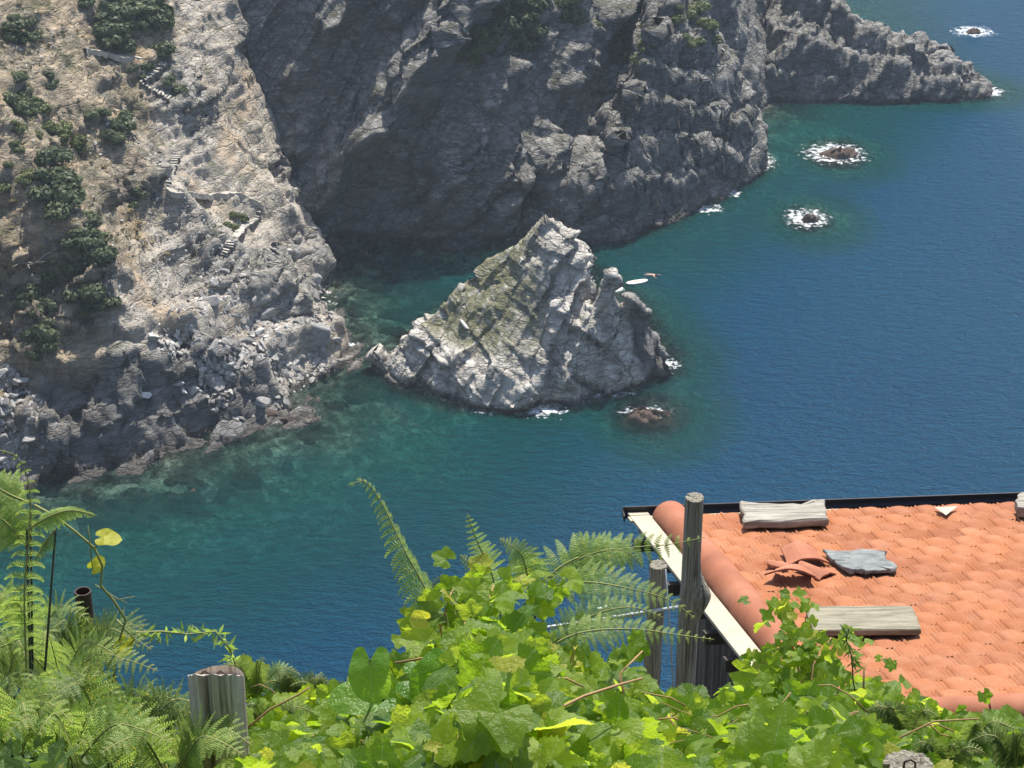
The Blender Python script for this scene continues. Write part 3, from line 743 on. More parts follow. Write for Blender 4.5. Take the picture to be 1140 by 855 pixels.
bush_zone([(255, 232), (278, 238), (262, 262), (248, 252)], 5, .4, .7, 'low grey-green shrub left of the lower steps', 'shrubs left of the lower steps', 1)
bush_zone([(0, 220), (60, 230), (90, 300), (40, 300), (0, 300)], 14, .25, .5, 'tuft of dry straw grass on the orange left slope', 'dry grass tufts', 2, 'grass_tuft', 'grass')
bush_zone([(110, 180), (150, 240), (190, 290), (160, 300), (120, 240)], 12, .25, .45, 'tuft of straw grass in the dry gully of the left slope', 'straw grass in the gully', 2, 'grass_tuft', 'grass')
bush_zone([(545, -5), (600, -5), (590, 70), (560, 85), (530, 60)], 26, .8, 1.7, 'green shrub on the rib high in the middle of the cliff', 'shrubs on the middle rib')
bush_zone([(620, -5), (700, -5), (700, 30), (640, 35)], 26, .8, 1.7, 'green shrub in the thicket on the upper right cliff', 'thicket on the upper right cliff', 1)
bush_zone([(500, 20), (555, 40), (540, 85), (500, 80)], 14, .5, 1.0, 'small olive shrub on the sunlit ledge of the cliff', 'olive shrubs on the ledge', 1)
bush_zone([(690, 25), (735, 30), (725, 70), (680, 80)], 16, .5, 1.1, 'pale olive shrub on the ridge of the cliff point', 'olive shrubs on the cliff point', 1)
bush_zone([(745, -5), (800, -5), (790, 50), (750, 50)], 16, .6, 1.2, 'dry yellowish shrub near the top of the cliff point', 'yellowish shrubs at the top', 1)
# low scrub and dry tufts between the shrubs
tv = []
for poly, cnt, lo, hi_ in (([(0, 0), (60, 0), (110, 60), (150, 200), (140, 340), (60, 400), (0, 400)], 900, .12, .42), ([(60, 0), (190, 0), (230, 130), (190, 200), (120, 120)], 260, .1, .35), ([(500, 0), (720, 0), (740, 60), (640, 60), (560, 110), (500, 90)], 420, .15, .5), ([(740, 0), (810, 0), (800, 60), (750, 90)], 120, .12, .4), ([(470, 60), (540, 60), (440, 190), (380, 230), (400, 170)], 160, .1, .3)):
    for X, Y in scatter_zone(poly, cnt, rs):
        if fbm(np.array([[X/60, Y/60, 3.3]]), 3, 88)[0] < -.12: continue
        p = hit(X, Y)
        if p is None or p.z < 2: continue
        r = rs.uniform(lo, hi_); k_ = 22; d = rs.normal(size=(k_, 3)); d /= np.linalg.norm(d, axis=1)[:, None]; c_ = np.array(p)+d*np.array([r, r, r*.6])*rs.uniform(.3, 1, (k_, 1))
        a_ = rs.normal(size=(k_, 3)); a_ /= np.linalg.norm(a_, axis=1)[:, None]; b_ = np.cross(a_, d); b_ /= np.linalg.norm(b_, axis=1)[:, None]+1e-6; s1 = r*.28
        tv.append(np.stack([c_-a_*s1, c_-b_*s1*.6, c_+a_*s1, c_+b_*s1*.6], 1).reshape(-1, 3))
tv = np.concatenate(tv); me = np_mesh('low_scrub', tv, quads=np.arange(len(tv)).reshape(-1, 4))
M_low = foliage_mat('low_scrub_leaves', (.05, .065, .028), (.22, .20, .09)); me.materials.append(M_low)
tag(link('low_scrub', me), 'low olive scrub and dry grass growing over the rock slopes', 'scrub', None, 'stuff')
# twiggy dead bush at the left
p = hit(38, 292)
if p:
    t = MB()
    for k in range(16):
        a_ = rs.uniform(0, 6.28); l_ = rs.uniform(1.2, 2.8); e_ = rs.uniform(.25, 1.0)
        q1 = Vector((math.cos(a_)*l_*.5, math.sin(a_)*l_*.5, l_*.4*e_)); q2 = Vector((math.cos(a_+.3)*l_, math.sin(a_+.3)*l_, l_*.7*e_))
        t.tube([(0, 0, -.2), q1, q2], [.07, .045, .015], 5)
    Mb, nt, out = newmat('bleached_branches'); N(nt).bsdf(out, (.34, .30, .25), .9)
    o = t.build('dead_bush', Mb); o.location = p; tag(o, 'leafless bleached bush with long branches on the dry left slope', 'bush')

# ---------------------------------------------------------------- paths and steps
def follow(pts, step=.5):
    W = [hit(*q) for q in pts]; W = [w for w in W if w is not None]; out = [W[0]]
    for a, b in zip(W[:-1], W[1:]):
        n_ = max(1, int((b-a).length/step)); out += [a.lerp(b, (i+1)/n_) for i in range(n_)]
    sm = out[:]
    for _ in range(3): sm = [sm[0]]+[(sm[i-1]+sm[i]+sm[i+1])/3 for i in range(1, len(sm)-1)]+[sm[-1]]
    return sm
M_path, nt, out = newmat('trodden_path'); n = N(nt); g = n.new('ShaderNodeNewGeometry').outputs['Position']
n.bsdf(out, n.mix(n.noise(g, 1.6, 6, .75), (.20, .18, .15), (.56, .51, .43)), .95, n.bump(n.noise(g, 4, 4), .6, .1))
for pts in ([(92, 56), (105, 56), (130, 63), (160, 65), (182, 71)], [(186, 210), (205, 215), (232, 218), (262, 214), (290, 226)]):
    W = follow(pts); b = MB()
    L = []; Rr = []
    for i, w in enumerate(W):
        d = (W[min(i+1, len(W)-1)]-W[max(i-1, 0)]); s_ = Vector((d.y, -d.x, 0)).normalized()
        if s_.y > 0: s_ = -s_
        wd = .55+.15*math.sin(i*1.3)
        L.append(w+Vector((0, 0, .12))-s_*.5); Rr.append(w+Vector((0, 0, .15+rs.normal()*.07))+s_*(wd*.8+rs.normal()*.12))
    k = len(W); D_ = [r_+Vector((0, -.1, -.55)) for r_ in Rr]
    b.add(L+Rr+D_, [(i, k+i, k+i+1, i+1) for i in range(k-1)]+[(k+i, 2*k+i, 2*k+i+1, k+i+1) for i in range(k-1)])
    tag(b.build('path', M_path), kind='structure')
M_step, nt, out = newmat('pale_step_stone'); n = N(nt); g = n.new('ShaderNodeNewGeometry').outputs['Position']
n.bsdf(out, n.mix(n.noise(g, 3, 5, .7), (.28, .26, .22), (.55, .52, .47)), .9)
M_riser, nt, out = newmat('step_bank'); N(nt).bsdf(out, (.14, .125, .11), .95)
def stairs(pts, wdt, label):
    W = follow(pts, .34); root = empty('stone_steps', W[-1]); b2 = MB()
    for i, w in enumerate(W[:-1]):
        d = W[i+1]-w; dh = Vector((d.x, d.y, 0)).normalized() if Vector((d.x, d.y, 0)).length > 1e-4 else Vector((0, 1, 0))
        s_ = Vector((dh.y, -dh.x, 0))
        b = MB(); c_ = w+Vector((rs.normal()*.05, rs.normal()*.05, .22+rs.normal()*.03))-root.location+Vector((0, -.12, 0)); s_ = Matrix.Rotation(rs.normal()*.12, 3, 'Z') @ s_
        b.box(c_, s_*wdt*rs.uniform(.38, .52), dh*.11, Vector((0, 0, .05))); o = b.build('step', M_step, root)
        b2.box(c_+Vector((0, 0, -.4)), s_*wdt*.46, dh*.16, Vector((0, 0, .34)))
    b2.build('stair_bank', M_riser, root)
    tag(root, label, 'steps')
stairs([(181, 73), (172, 80), (157, 91)], 1.1, 'short flight of pale steps right under the upper path')
stairs([(157, 91), (175, 103), (192, 112), (196, 128)], 1.1, 'pale worn steps zigzagging down from below the upper path')
stairs([(287, 226), (286, 244), (270, 255), (258, 270), (247, 288)], .95, 'long curved flight of pale stone steps on the dark rock knob')
stairs([(196, 175), (190, 190), (186, 205)], .9, 'faint narrow steps on the bare soil above the lower path')

# ---------------------------------------------------------------- board and swimmer
Mw, nt, out = newmat('white_board'); N(nt).bsdf(out, (.78, .78, .76), .4)
Mr, nt, out = newmat('faded_red_pad'); N(nt).bsdf(out, (.45, .3, .26), .7)
c = PZ(709, 314, .08); root = empty('paddle_board', c, .35)
def board_ring(s, z): return [(1.25*math.copysign(abs(math.cos(t))**.8, math.cos(t))*s, .42*math.sin(t)*s, z+.05*abs(math.cos(t))**3) for t in [2*math.pi*k/28 for k in range(28)]]
b = MB(); rings = [board_ring(.9, -.09), board_ring(1, -.03), board_ring(1, .04), board_ring(.88, .09)]
b.add([v for r_ in rings for v in r_], [(i*28+k, i*28+(k+1) % 28, (i+1)*28+(k+1) % 28, (i+1)*28+k) for i in range(3) for k in range(28)]+[tuple(range(28))[::-1], tuple(84+k for k in range(28))])
b.build('board', Mw, root, True)
b = MB(); b.box((-.1, 0, .115), (.5, 0, 0), (0, .2, 0), (0, 0, .012)); b.build('deck_pad', Mr, root)
tag(root, 'small white board floating in the water behind the right end of the islet', 'board')

Ms, nt, out = newmat('skin'); N(nt).bsdf(out, (.55, .36, .26), .5)
Mh, nt, out = newmat('dark_hair'); N(nt).bsdf(out, (.03, .02, .015), .6)
def skinned(name, verts, edges, radii, mat, parent=None, sub=1):
    me_ = bpy.data.meshes.new(name); me_.from_pydata(verts, edges, []); me_.update()
    o = bpy.data.objects.new(name, me_); COL.objects.link(o)
    md = o.modifiers.new('skin', 'SKIN')
    for i, r_ in enumerate(radii): me_.skin_vertices[0].data[i].radius = (r_, r_)
    me_.skin_vertices[0].data[0].use_root = True
    o.modifiers.new('sub', 'SUBSURF').levels = sub; o.modifiers['sub'].render_levels = sub
    me_.materials.append(mat)
    if parent: o.parent = parent
    return o
# a swimmer doing breaststroke away from the board
vv = [(0, 0, 0), (.22, 0, .03), (.45, 0, .06), (.58, 0, .1), (.68, 0, .16), (.78, 0, .17), (.5, .18, .05), (.66, .38, .02), (.9, .46, .02), (1.0, .47, .02), (.5, -.18, .05), (.66, -.38, .02), (.9, -.46, .02), (1.0, -.47, .02),
      (-.1, .1, -.02), (-.5, .2, -.06), (-.88, .24, -.08), (-1.0, .28, -.1), (-.1, -.1, -.02), (-.5, -.2, -.06), (-.88, -.24, -.08), (-1.0, -.28, -.1)]
ee = [(0, 1), (1, 2), (2, 3), (3, 4), (4, 5), (2, 6), (6, 7), (7, 8), (8, 9), (2, 10), (10, 11), (11, 12), (12, 13), (0, 14), (14, 15), (15, 16), (16, 17), (0, 18), (18, 19), (19, 20), (20, 21)]
rad = [.15, .14, .15, .06, .1, .09, .06, .042, .03, .04, .06, .042, .03, .04, .09, .065, .04, .035, .09, .065, .04, .035]
sw = skinned('person', vv, ee, rad, Ms); sw.location = PZ(724, 306, .02); sw.rotation_euler = (0, 0, -.5)
hb = MB(); hb.add([(.72+.115*math.cos(a)*math.cos(e)-.01, .105*math.sin(a)*math.cos(e), .185+.12*math.sin(e)) for e in (0, .4, .8, 1.2) for a in [2*math.pi*k/10 for k in range(10)]], [(i*10+k, i*10+(k+1) % 10, (i+1)*10+(k+1) % 10, (i+1)*10+k) for i in range(3) for k in range(10)]+[tuple(30+k for k in range(10))])
hb.build('hair', Mh, sw, True)
tag(sw, 'person swimming with arms spread beside the small white board', 'person')
# ---------------------------------------------------------------- the house below the terrace
TH = R(4.3); TV = R(11.5); SL = R(12.6)
RO = Vector(PY(702, 577, 15.6))
RU = Vector((math.cos(TH), math.sin(TH), 0)); RV = Vector((math.sin(TV)*math.cos(SL), -math.cos(TV)*math.cos(SL), math.sin(SL)))
RN = RU.cross(RV).normalized()
if RN.z < 0: RN = -RN
def roofST(X, Y):
    r = Vector(ray(X, Y)); c0 = Vector((0, 0, CAM_H)); t = (RO-c0).dot(RN)/r.dot(RN); p = c0+r*t-RO
    g_ = RU.dot(RV); a_, b_ = p.dot(RU), p.dot(RV); dt = 1-g_*g_
    return (a_-g_*b_)/dt, (b_-g_*a_)/dt
def RP(s, t, h=0.0): return RO+RU*s+RV*t+RN*h
T_ridge = roofST(1060, 783)[1]
S_end = 7.5
print('roof ridge', T_ridge, 'left edge st', roofST(855, 740), roofST(745, 580), roofST(1140, 700))
house = empty('house', RO-Vector((0, 0, 5.6)))
tag(house, 'small stone house below the terrace with a terracotta tiled roof', 'house')
def child(o, parent=house):
    o.parent = parent; o.matrix_parent_inverse = Matrix.Translation(-parent.location); return o
# tiles
tw, te = .235, T_ridge/round(T_ridge/.20)
S0 = .42; n_r = int(round(T_ridge/te)); n_c = int((S_end-S0)/tw)+1
PR = np.array([(0, -.010), (.03, .0), (.09, .004), (.18, .007), (.29, .010), (.40, .0105), (.50, .008), (.57, .004), (.62, -.003), (.645, .003), (.685, .003), (.71, -.004), (.765, -.004), (.79, .003), (.83, .003), (.855, -.005), (.90, -.005), (.925, .012), (.975, .012), (1.0, -.016)])
u = PR[:, 0]; NU = len(u)
prof = PR[:, 1]*1.0
v = np.array([-.005, 0.0, .5, 1.0, 1.12]); vz = np.array([-.008, .005, .003, .0, -.006])
tr_ = np.random.default_rng(3); VV = []; AT = []
for r_ in range(n_r):
    offs = .5*tw if r_ % 2 else 0
    for c_ in range(n_c):
        s0 = S0+c_*tw+offs-(.5*tw); a_ = tr_.random(); tilt = tr_.normal()*.0012; dz_ = tr_.normal()*.0009
        ss = s0+u*tw; 
        if s0+tw < S0 or s0 < S0-.2: continue
        for k, vv_ in enumerate(v):
            t_ = (r_+vv_)*te+tr_.normal()*0
            hh_ = prof*1.0+vz[k]+dz_+tilt*(u-.5)*4
            VV.append(np.stack([np.clip(ss, S0-.02, 99), np.full(NU, t_), hh_], 1)); AT.append(np.full(NU, a_))
VV = np.concatenate(VV); AT = np.concatenate(AT)
ntile = len(VV)//(NU*5); base_q = grid_quads(NU, 5)
Q = (base_q[None]+(np.arange(ntile)*NU*5)[:, None, None]).reshape(-1, 4)
B3 = np.array([RU, RV, RN]); co = VV@B3+np.array(RO)
me = np_mesh('roof_tiles', co, quads=Q[:, ::-1], attrs={'tone': AT}, smooth=False)
M_tile, nt, out = newmat('terracotta_tile'); n = N(nt); g = n.new('ShaderNodeNewGeometry').outputs['Position']
c = n.ramp(n.attr('tone'), [(0, (.25, .086, .034)), (.5, (.31, .112, .045)), (1, (.36, .14, .06))])
c = n.mix(n.ramp(n.noise(g, 5, 6, .7), [(.45, 0), (.7, .5)]), c, (.40, .2, .115))
c = n.mix(n.ramp(n.noise(n.mapping(g, (1, .35, 1), (0, 0, -11)), 7, 5, .75), [(.55, 0), (.72, .5)]), c, (.22, .10, .065))
c = n.mix(n.ramp(n.noise(g, 1.3, 5, .65), [(.5, 0), (.68, .5)]), c, (.31, .125, .075))
c = n.mix(n.ramp(n.noise(g, 28, 4, .7), [(.62, 0), (.75, .45)]), c, (.30, .14, .09))
n.bsdf(out, c, .85, n.bump(n.noise(g, 90, 4, .6), .25, .01), .25)
me.materials.append(M_tile)
child(link('roof_tiles', me))
# deck below the tiles
M_deck, nt, out = newmat('dark_timber'); n = N(nt); g = n.new('ShaderNodeNewGeometry').outputs['Position']
n.bsdf(out, n.mix(n.noise(n.mapping(g, (9, 9, .8)), 1.5, 5, .7), (.03, .024, .018), (.11, .09, .07)), .9, n.bump(n.noise(n.mapping(g, (14, 14, .8)), 1.5, 4), .6, .02))
b = MB(); cc = RP(S_end/2+.05, T_ridge/2, -.085); b.box(cc, RU*(S_end/2-.02), RV*(T_ridge/2+.02), RN*.035)
child(b.build('roof_deck', M_deck))
# cream flashing along verge and eave
M_cream, nt, out = newmat('cream_flashing'); n = N(nt); g = n.new('ShaderNodeNewGeometry').outputs['Position']
n.bsdf(out, n.mix(n.ramp(n.noise(g, 4, 5, .7), [(.45, 0), (.7, .6)]), (.42, .37, .28), (.28, .23, .17)), .6)
b = MB()
b.box(RP(.105, T_ridge/2-.05, -.025), RU*.085, RV*(T_ridge/2+.14), RN*.012)
b.box(RP(.9, -.05, -.03), RU*.9, RV*.06, RN*.010)
child(b.build('flashing', M_cream))
# broken lower rim of the verge strip
# gutter
M_gut, nt, out = newmat('black_gutter'); N(nt).bsdf(out, (.02, .02, .024), .45)
b = MB(); GU = Vector((math.cos(R(4.0)), math.sin(R(4.0)), 0)); G0 = RP(-.02, -.155, .0)
for k in range(12):
    a0, a1 = math.pi*k/12, math.pi*(k+1)/12
    fw = Vector((-math.sin(TH), math.cos(TH), 0))
    f_ = lambda a, r: fw*(-math.cos(a)*r)+Vector((0, 0, -math.sin(a)*r))
    P_ = [G0+f_(a0, .047), G0+f_(a1, .047), G0+f_(a1, .047)+GU*8, G0+f_(a0, .047)+GU*8]
    b.add(P_, [(0, 1, 2, 3)])
    P_ = [G0+f_(a0, .052), G0+f_(a1, .052), G0+f_(a1, .052)+GU*8, G0+f_(a0, .052)+GU*8]
    b.add(P_, [(3, 2, 1, 0)])
b.box(G0+GU*4+fw*.046+Vector((0, 0, .012)), GU*4, fw*.006, Vector((0, 0, .016)))
b.box(G0+fw*0+Vector((0, 0, -.03)), GU*.005, fw*.058, Vector((0, 0, .03)))
child(b.build('gutter', M_gut))
# small gutter bracket
b = MB(); q0 = RP(.28, -.02, 0); b.tube([q0, q0+Vector((0, 0, .07)), q0+Vector((.05, 0, .05))], .008, 6); b.tube([q0+Vector((-.03, 0, .02)), q0+Vector((.04, 0, .03))], .007, 6)
child(b.build('gutter_bracket', M_gut))
# verge tiles: a run of big half round tiles
M_roll, nt, out = newmat('smooth_terracotta'); n = N(nt); g = n.new('ShaderNodeNewGeometry').outputs['Position']
c = n.ramp(n.noise(g, 2.2, 5, .6), [(.3, (.24, .085, .042)), (.5, (.32, .115, .058)), (.7, (.40, .17, .095))])
c = n.mix(n.ramp(n.noise(g, 1.7, 2, .5), [(.66, 0), (.74, .6)]), c, (.52, .12, .045))
n.bsdf(out, c, .75, n.bump(n.noise(g, 60, 4), .2, .01), .3)
def half_round(c0, ax, side, nn, L, r0, r1, dome=False, seg=16):
    b_ = MB(); rings = [(0, r0), (.5*L, (r0+r1)/2), (L, r1)]
    if dome: rings = [(-.55*r0, .02), (-.5*r0, .35*r0), (-.36*r0, .66*r0), (-.18*r0, .88*r0)]+rings
    vs = []
    for d_, r_ in rings:
        for k in range(seg+1):
            a = math.pi*k/seg*1.1-.05*math.pi
            vs.append(c0+ax*d_+side*(math.cos(a)*r_)+nn*(math.sin(a)*r_*1.02))
    m_ = seg+1; fs = [(i*m_+k, i*m_+k+1, (i+1)*m_+k+1, (i+1)*m_+k) for i in range(len(rings)-1) for k in range(seg)]
    b_.add(vs, fs)
    # inner skin and thickness at the upper end
    vi = [c0+ax*d_+side*(math.cos(math.pi*k/seg)*(r_-.014))+nn*(math.sin(math.pi*k/seg)*(r_-.014)) for d_, r_ in rings[-3:] for k in range(seg+1)]
    b_.add(vi, [(i*m_+k+1, i*m_+k, (i+1)*m_+k, (i+1)*m_+k+1) for i in range(2) for k in range(seg)])
    return b_
nv = int(T_ridge/.42)
for i in range(nv+1):
    L = T_ridge/nv
    c0 = RP(.345+.004*math.sin(i*2.3), i*L-.05, -.035+.006)
    if i == nv: break
    hb_ = half_round(c0, RV, RU, RN, L*1.08, .150, .138, dome=(i == 0))
    child(hb_.build('verge_tile', M_roll, None, True))
# ridge tiles
RC = RP(.3, T_ridge+.06, -.06)
nrd = 16
sR = roofST(1098, 783)[0]
L = .46
k0 = (sR-.3) % L
starts = [k0-L+i*L for i in range(int((S_end-.3)/L)+1)]
for i, s_ in enumerate(starts):
    if s_ < -.2: continue
    c0 = RC+RU*s_
    fwv = Vector((-math.sin(TH), math.cos(TH), 0))
    hb_ = half_round(c0, RU, fwv, Vector((0, 0, 1)), L*1.06, .128, .118)
    o = child(hb_.build('ridge_tile', M_roll, None, True))
    hb_ = half_round(c0-RU*.015, RU, fwv, Vector((0, 0, 1)), .045, .142, .142)
    cl = hb_.build('collar', M_roll, None, True); cl.parent = o
# walls
M_wall, nt, out = newmat('old_boards_wall'); n = N(nt); g = n.new('ShaderNodeNewGeometry').outputs['Position']
wvn = n.noise(n.mapping(g, (8, 8, .35)), 1.2, 5, .7)
n.bsdf(out, n.ramp(wvn, [(.35, (.02, .017, .014)), (.5, (.07, .06, .05)), (.65, (.17, .15, .13))]), .95, n.bump(wvn, .9, .06))
hd = Vector((0, 0, 1)); vh = Vector((RV.x, RV.y, 0)).normalized(); wl = T_ridge*math.cos(SL)
b = MB()
e0 = RP(.42, .25, -.12); r0 = RP(.42, T_ridge-.02, -.12)
zb = RO.z-5.6
def down(p): return Vector((p.x, p.y, zb))
e1 = RP(S_end-.3, .25, -.12); r1 = RP(S_end-.3, T_ridge-.02, -.12)
b.add([e0, r0, down(r0), down(e0), e1, r1, down(r1), down(e1)], [(0, 1, 2, 3), (4, 7, 6, 5), (0, 3, 7, 4), (1, 5, 6, 2)])
child(b.build('wall', M_wall))
# rafters showing below the verge
for k in range(8):
    b = MB(); t_ = .2+k*(T_ridge-.4)/7
    b.box(RP(.22, t_, -.17), RU*.24, RV*.04, RN*.045); child(b.build('rafter', M_deck))
b = MB(); q = RP(.385, T_ridge-1.0, -.5)
b.tube([RP(.38, T_ridge-1.6, -.25), RP(.36, T_ridge-1.5, -.8), down(RP(.36, T_ridge-1.5, -.8))+Vector((0, 0, .2))], .03, 8)
Mpp, nt, out = newmat('grey_pipe'); N(nt).bsdf(out, (.12, .14, .17), .5)
child(b.build('drain_pipe', Mpp, None, True))

# things weighing the roof down
def slab_thing(name, pxs, thick, mat, label, cat, lift=.035, rough=.01, seed=1, sub=5):
    st = [roofST(*p) for p in pxs]; cs = sum(s for s, t in st)/len(st); ct = sum(t for s, t in st)/len(st)
    rr = np.random.default_rng(seed)
    out_ = []
    for i in range(len(st)):
        a, b_ = st[i], st[(i+1) % len(st)]
        for k in range(sub):
            f = k/sub; out_.append((a[0]+(b_[0]-a[0])*f+rr.normal()*rough, a[1]+(b_[1]-a[1])*f+rr.normal()*rough))
    m_ = len(out_); o_ = RP(cs, ct, lift); vs = []
    rings = [(.96, 0), (1.0, .25), (1.0, .8), (.975, 1.0), (.6, 1.0), (.25, 1.0)]
    for sc, hh_ in rings:
        for (s, t) in out_:
            vs.append(RP(cs+(s-cs)*sc, ct+(t-ct)*sc, lift+thick*hh_+(rr.normal()*rough*(.35 if sc > .9 else .08) if hh_ else 0))-o_)
    fs = [(i*m_+k, i*m_+(k+1) % m_, (i+1)*m_+(k+1) % m_, (i+1)*m_+k) for i in range(len(rings)-1) for k in range(m_)]
    fs += [tuple(range(m_))[::-1], tuple((len(rings)-1)*m_+k for k in range(m_))]
    b_ = MB(); b_.add(vs, fs); o = b_.build(name, mat); o.location = o_; tag(o, label, cat); return o
def grain_mat(name, c1, c2, ang=4, sc=(3, 30, 30), bmp=.01):
    m, nt, out = newmat(name); n = N(nt); g = n.new('ShaderNodeNewGeometry').outputs['Position']
    gg = n.noise(n.mapping(g, sc, (0, 0, ang)), 1.0, 4, .6)
    c = n.mix(n.ramp(gg, [(.35, 0), (.65, 1)]), c1, c2)
    c = n.mix(n.ramp(n.noise(g, 9, 4, .7), [(.5, 0), (.7, .4)]), c, tuple(.75*v_ for v_ in c1))
    n.bsdf(out, c, .9, n.bump(n.math('ADD', gg, n.math('MULTIPLY', n.noise(g, 60, 3), .3)), .6, bmp), .2); return m
M_w1 = grain_mat('bleached_timber', (.17, .16, .13), (.36, .335, .285), 7, (3, 26, 26), .012)
M_w2 = grain_mat('weathered_plank', (.15, .14, .10), (.30, .27, .20), 7)
M_sl = grain_mat('grey_slate', (.12, .132, .13), (.24, .25, .24), 20, (9, 14, 14))
slab_thing('timber_slab', [(828, 594), (921, 590), (917, 568), (906, 570), (900, 574), (822, 571)], .07, M_w1, 'bleached rough timber slab lying on the tiles by the gutter', 'slab', .03, .012, 2)
slab_thing('slate', [(926, 634), (952, 643), (962, 644), (999, 642), (986, 622), (917, 620)], .03, M_sl, 'blue-grey ragged slate lying on the roof tiles', 'slate', .035, .016, 3)
slab_thing('plank', [(905, 714), (1026, 712), (1015, 686), (896, 687)], .05, M_w2, 'weathered straight plank lying across the tiles nearest the leaves', 'plank', .035, .004, 4, 8)
slab_thing('stone', [(1133, 580), (1160, 580), (1160, 562), (1138, 562), (1131, 570)], .09, M_w1, 'pale stone block on the roof cut by the right edge of the photo', 'stone', .03, .01, 5)
slab_thing('flashing_patch', [(1053, 579), (1066, 569), (1040, 570)], .004, M_cream, 'small cream triangular patch under the gutter edge of the roof', 'patch', .04, .0, 6, 2)
# broken tiles
def shard(name, px, rot, wid, ln, curve, label, seed, lift=.06, tiltx=0):
    s, t = roofST(*px); rr = np.random.default_rng(seed); b_ = MB(); vs = []
    nu, nv_ = 9, 7
    for side in (0, 1):
        for j in range(nv_):
            for i in range(nu):
                a = (i/(nu-1)-.5); l_ = (j/(nv_-1)-.5)
                wob = 1+.05*math.sin(i*1.3+seed)*(abs(l_) > .4)+.04*math.sin(j*1.1+seed)*(abs(a) > .4)
                vs.append((a*wid*wob*(1-.3*(l_+.5)), l_*ln*wob, curve*math.cos(a*math.pi)-side*.014))
    f = lambda sd, i, j: sd*nu*nv_+j*nu+i
    fs = [(f(0, i, j), f(0, i+1, j), f(0, i+1, j+1), f(0, i, j+1)) for i in range(nu-1) for j in range(nv_-1)]
    fs += [(f(1, i, j+1), f(1, i+1, j+1), f(1, i+1, j), f(1, i, j)) for i in range(nu-1) for j in range(nv_-1)]
    fs += [(f(0, i+1, 0), f(0, i, 0), f(1, i, 0), f(1, i+1, 0)) for i in range(nu-1)]+[(f(0, i, nv_-1), f(0, i+1, nv_-1), f(1, i+1, nv_-1), f(1, i, nv_-1)) for i in range(nu-1)]
    fs += [(f(0, 0, j), f(0, 0, j+1), f(1, 0, j+1), f(1, 0, j)) for j in range(nv_-1)]+[(f(0, nu-1, j+1), f(0, nu-1, j), f(1, nu-1, j), f(1, nu-1, j+1)) for j in range(nv_-1)]
    b_.add(vs, fs); o = b_.build(name, M_roll, None, True)
    Bm = Matrix((RU, -RV, RN)).transposed().to_4x4()
    o.matrix_world = Matrix.Translation(RP(s, t, lift)) @ Bm @ Matrix.Rotation(rot, 4, 'Z') @ Matrix.Rotation(tiltx, 4, 'X')
    for p_ in o.data.polygons: p_.use_smooth = False
    tag(o, label, 'broken tile'); return o
shard('broken_tile', (882, 647), -.35, .36, .26, .05, 'pale curved tile shard in front of the broken pile on the roof', 1, .07, -.2)
shard('broken_tile', (893, 625), .05, .34, .30, .055, 'large upturned tile fragment at the back of the broken pile', 2, .05, .12)
shard('broken_tile', (906, 640), .6, .2, .26, .03, 'small tile fragment on the right of the broken pile', 3, .035, .1)
shard('broken_tile', (866, 634), 1.1, .12, .16, .02, 'smallest tile splinter on the left of the broken pile', 4, .045, .1)

# ---------------------------------------------------------------- posts, pipes, rail
def gnd(x, y): return float(zland(np.array([x]), np.array([y]))[0])
def wood_mat(name, c1, c2, dark):
    m, nt, out = newmat(name); n = N(nt); tc = n.new('ShaderNodeTexCoord').outputs['Object']
    gg = n.noise(n.mapping(tc, (130, 130, 3.0)), 1.0, 7, .7, .3); g2 = n.noise(n.mapping(tc, (45, 45, 1.2)), 1.0, 4, .6, .4)
    c = n.ramp(gg, [(.33, dark), (.45, c1), (.66, c2)])
    c = n.mix(n.ramp(g2, [(.34, .8), (.44, 0)]), c, dark)
    c = n.mix(n.ramp(n.noise(tc, 14, 5, .75), [(.66, 0), (.8, .3)]), c, (.22, .2, .12))
    n.bsdf(out, c, .92, n.bump(n.math('ADD', gg, g2), 1.0, .012), .15); return m
M_post = wood_mat('grey_cracked_wood', (.62, .53, .43), (.85, .76, .65), (.16, .115, .085))
M_post2 = wood_mat('mossy_old_wood', (.27, .245, .19), (.46, .42, .34), (.07, .06, .045))
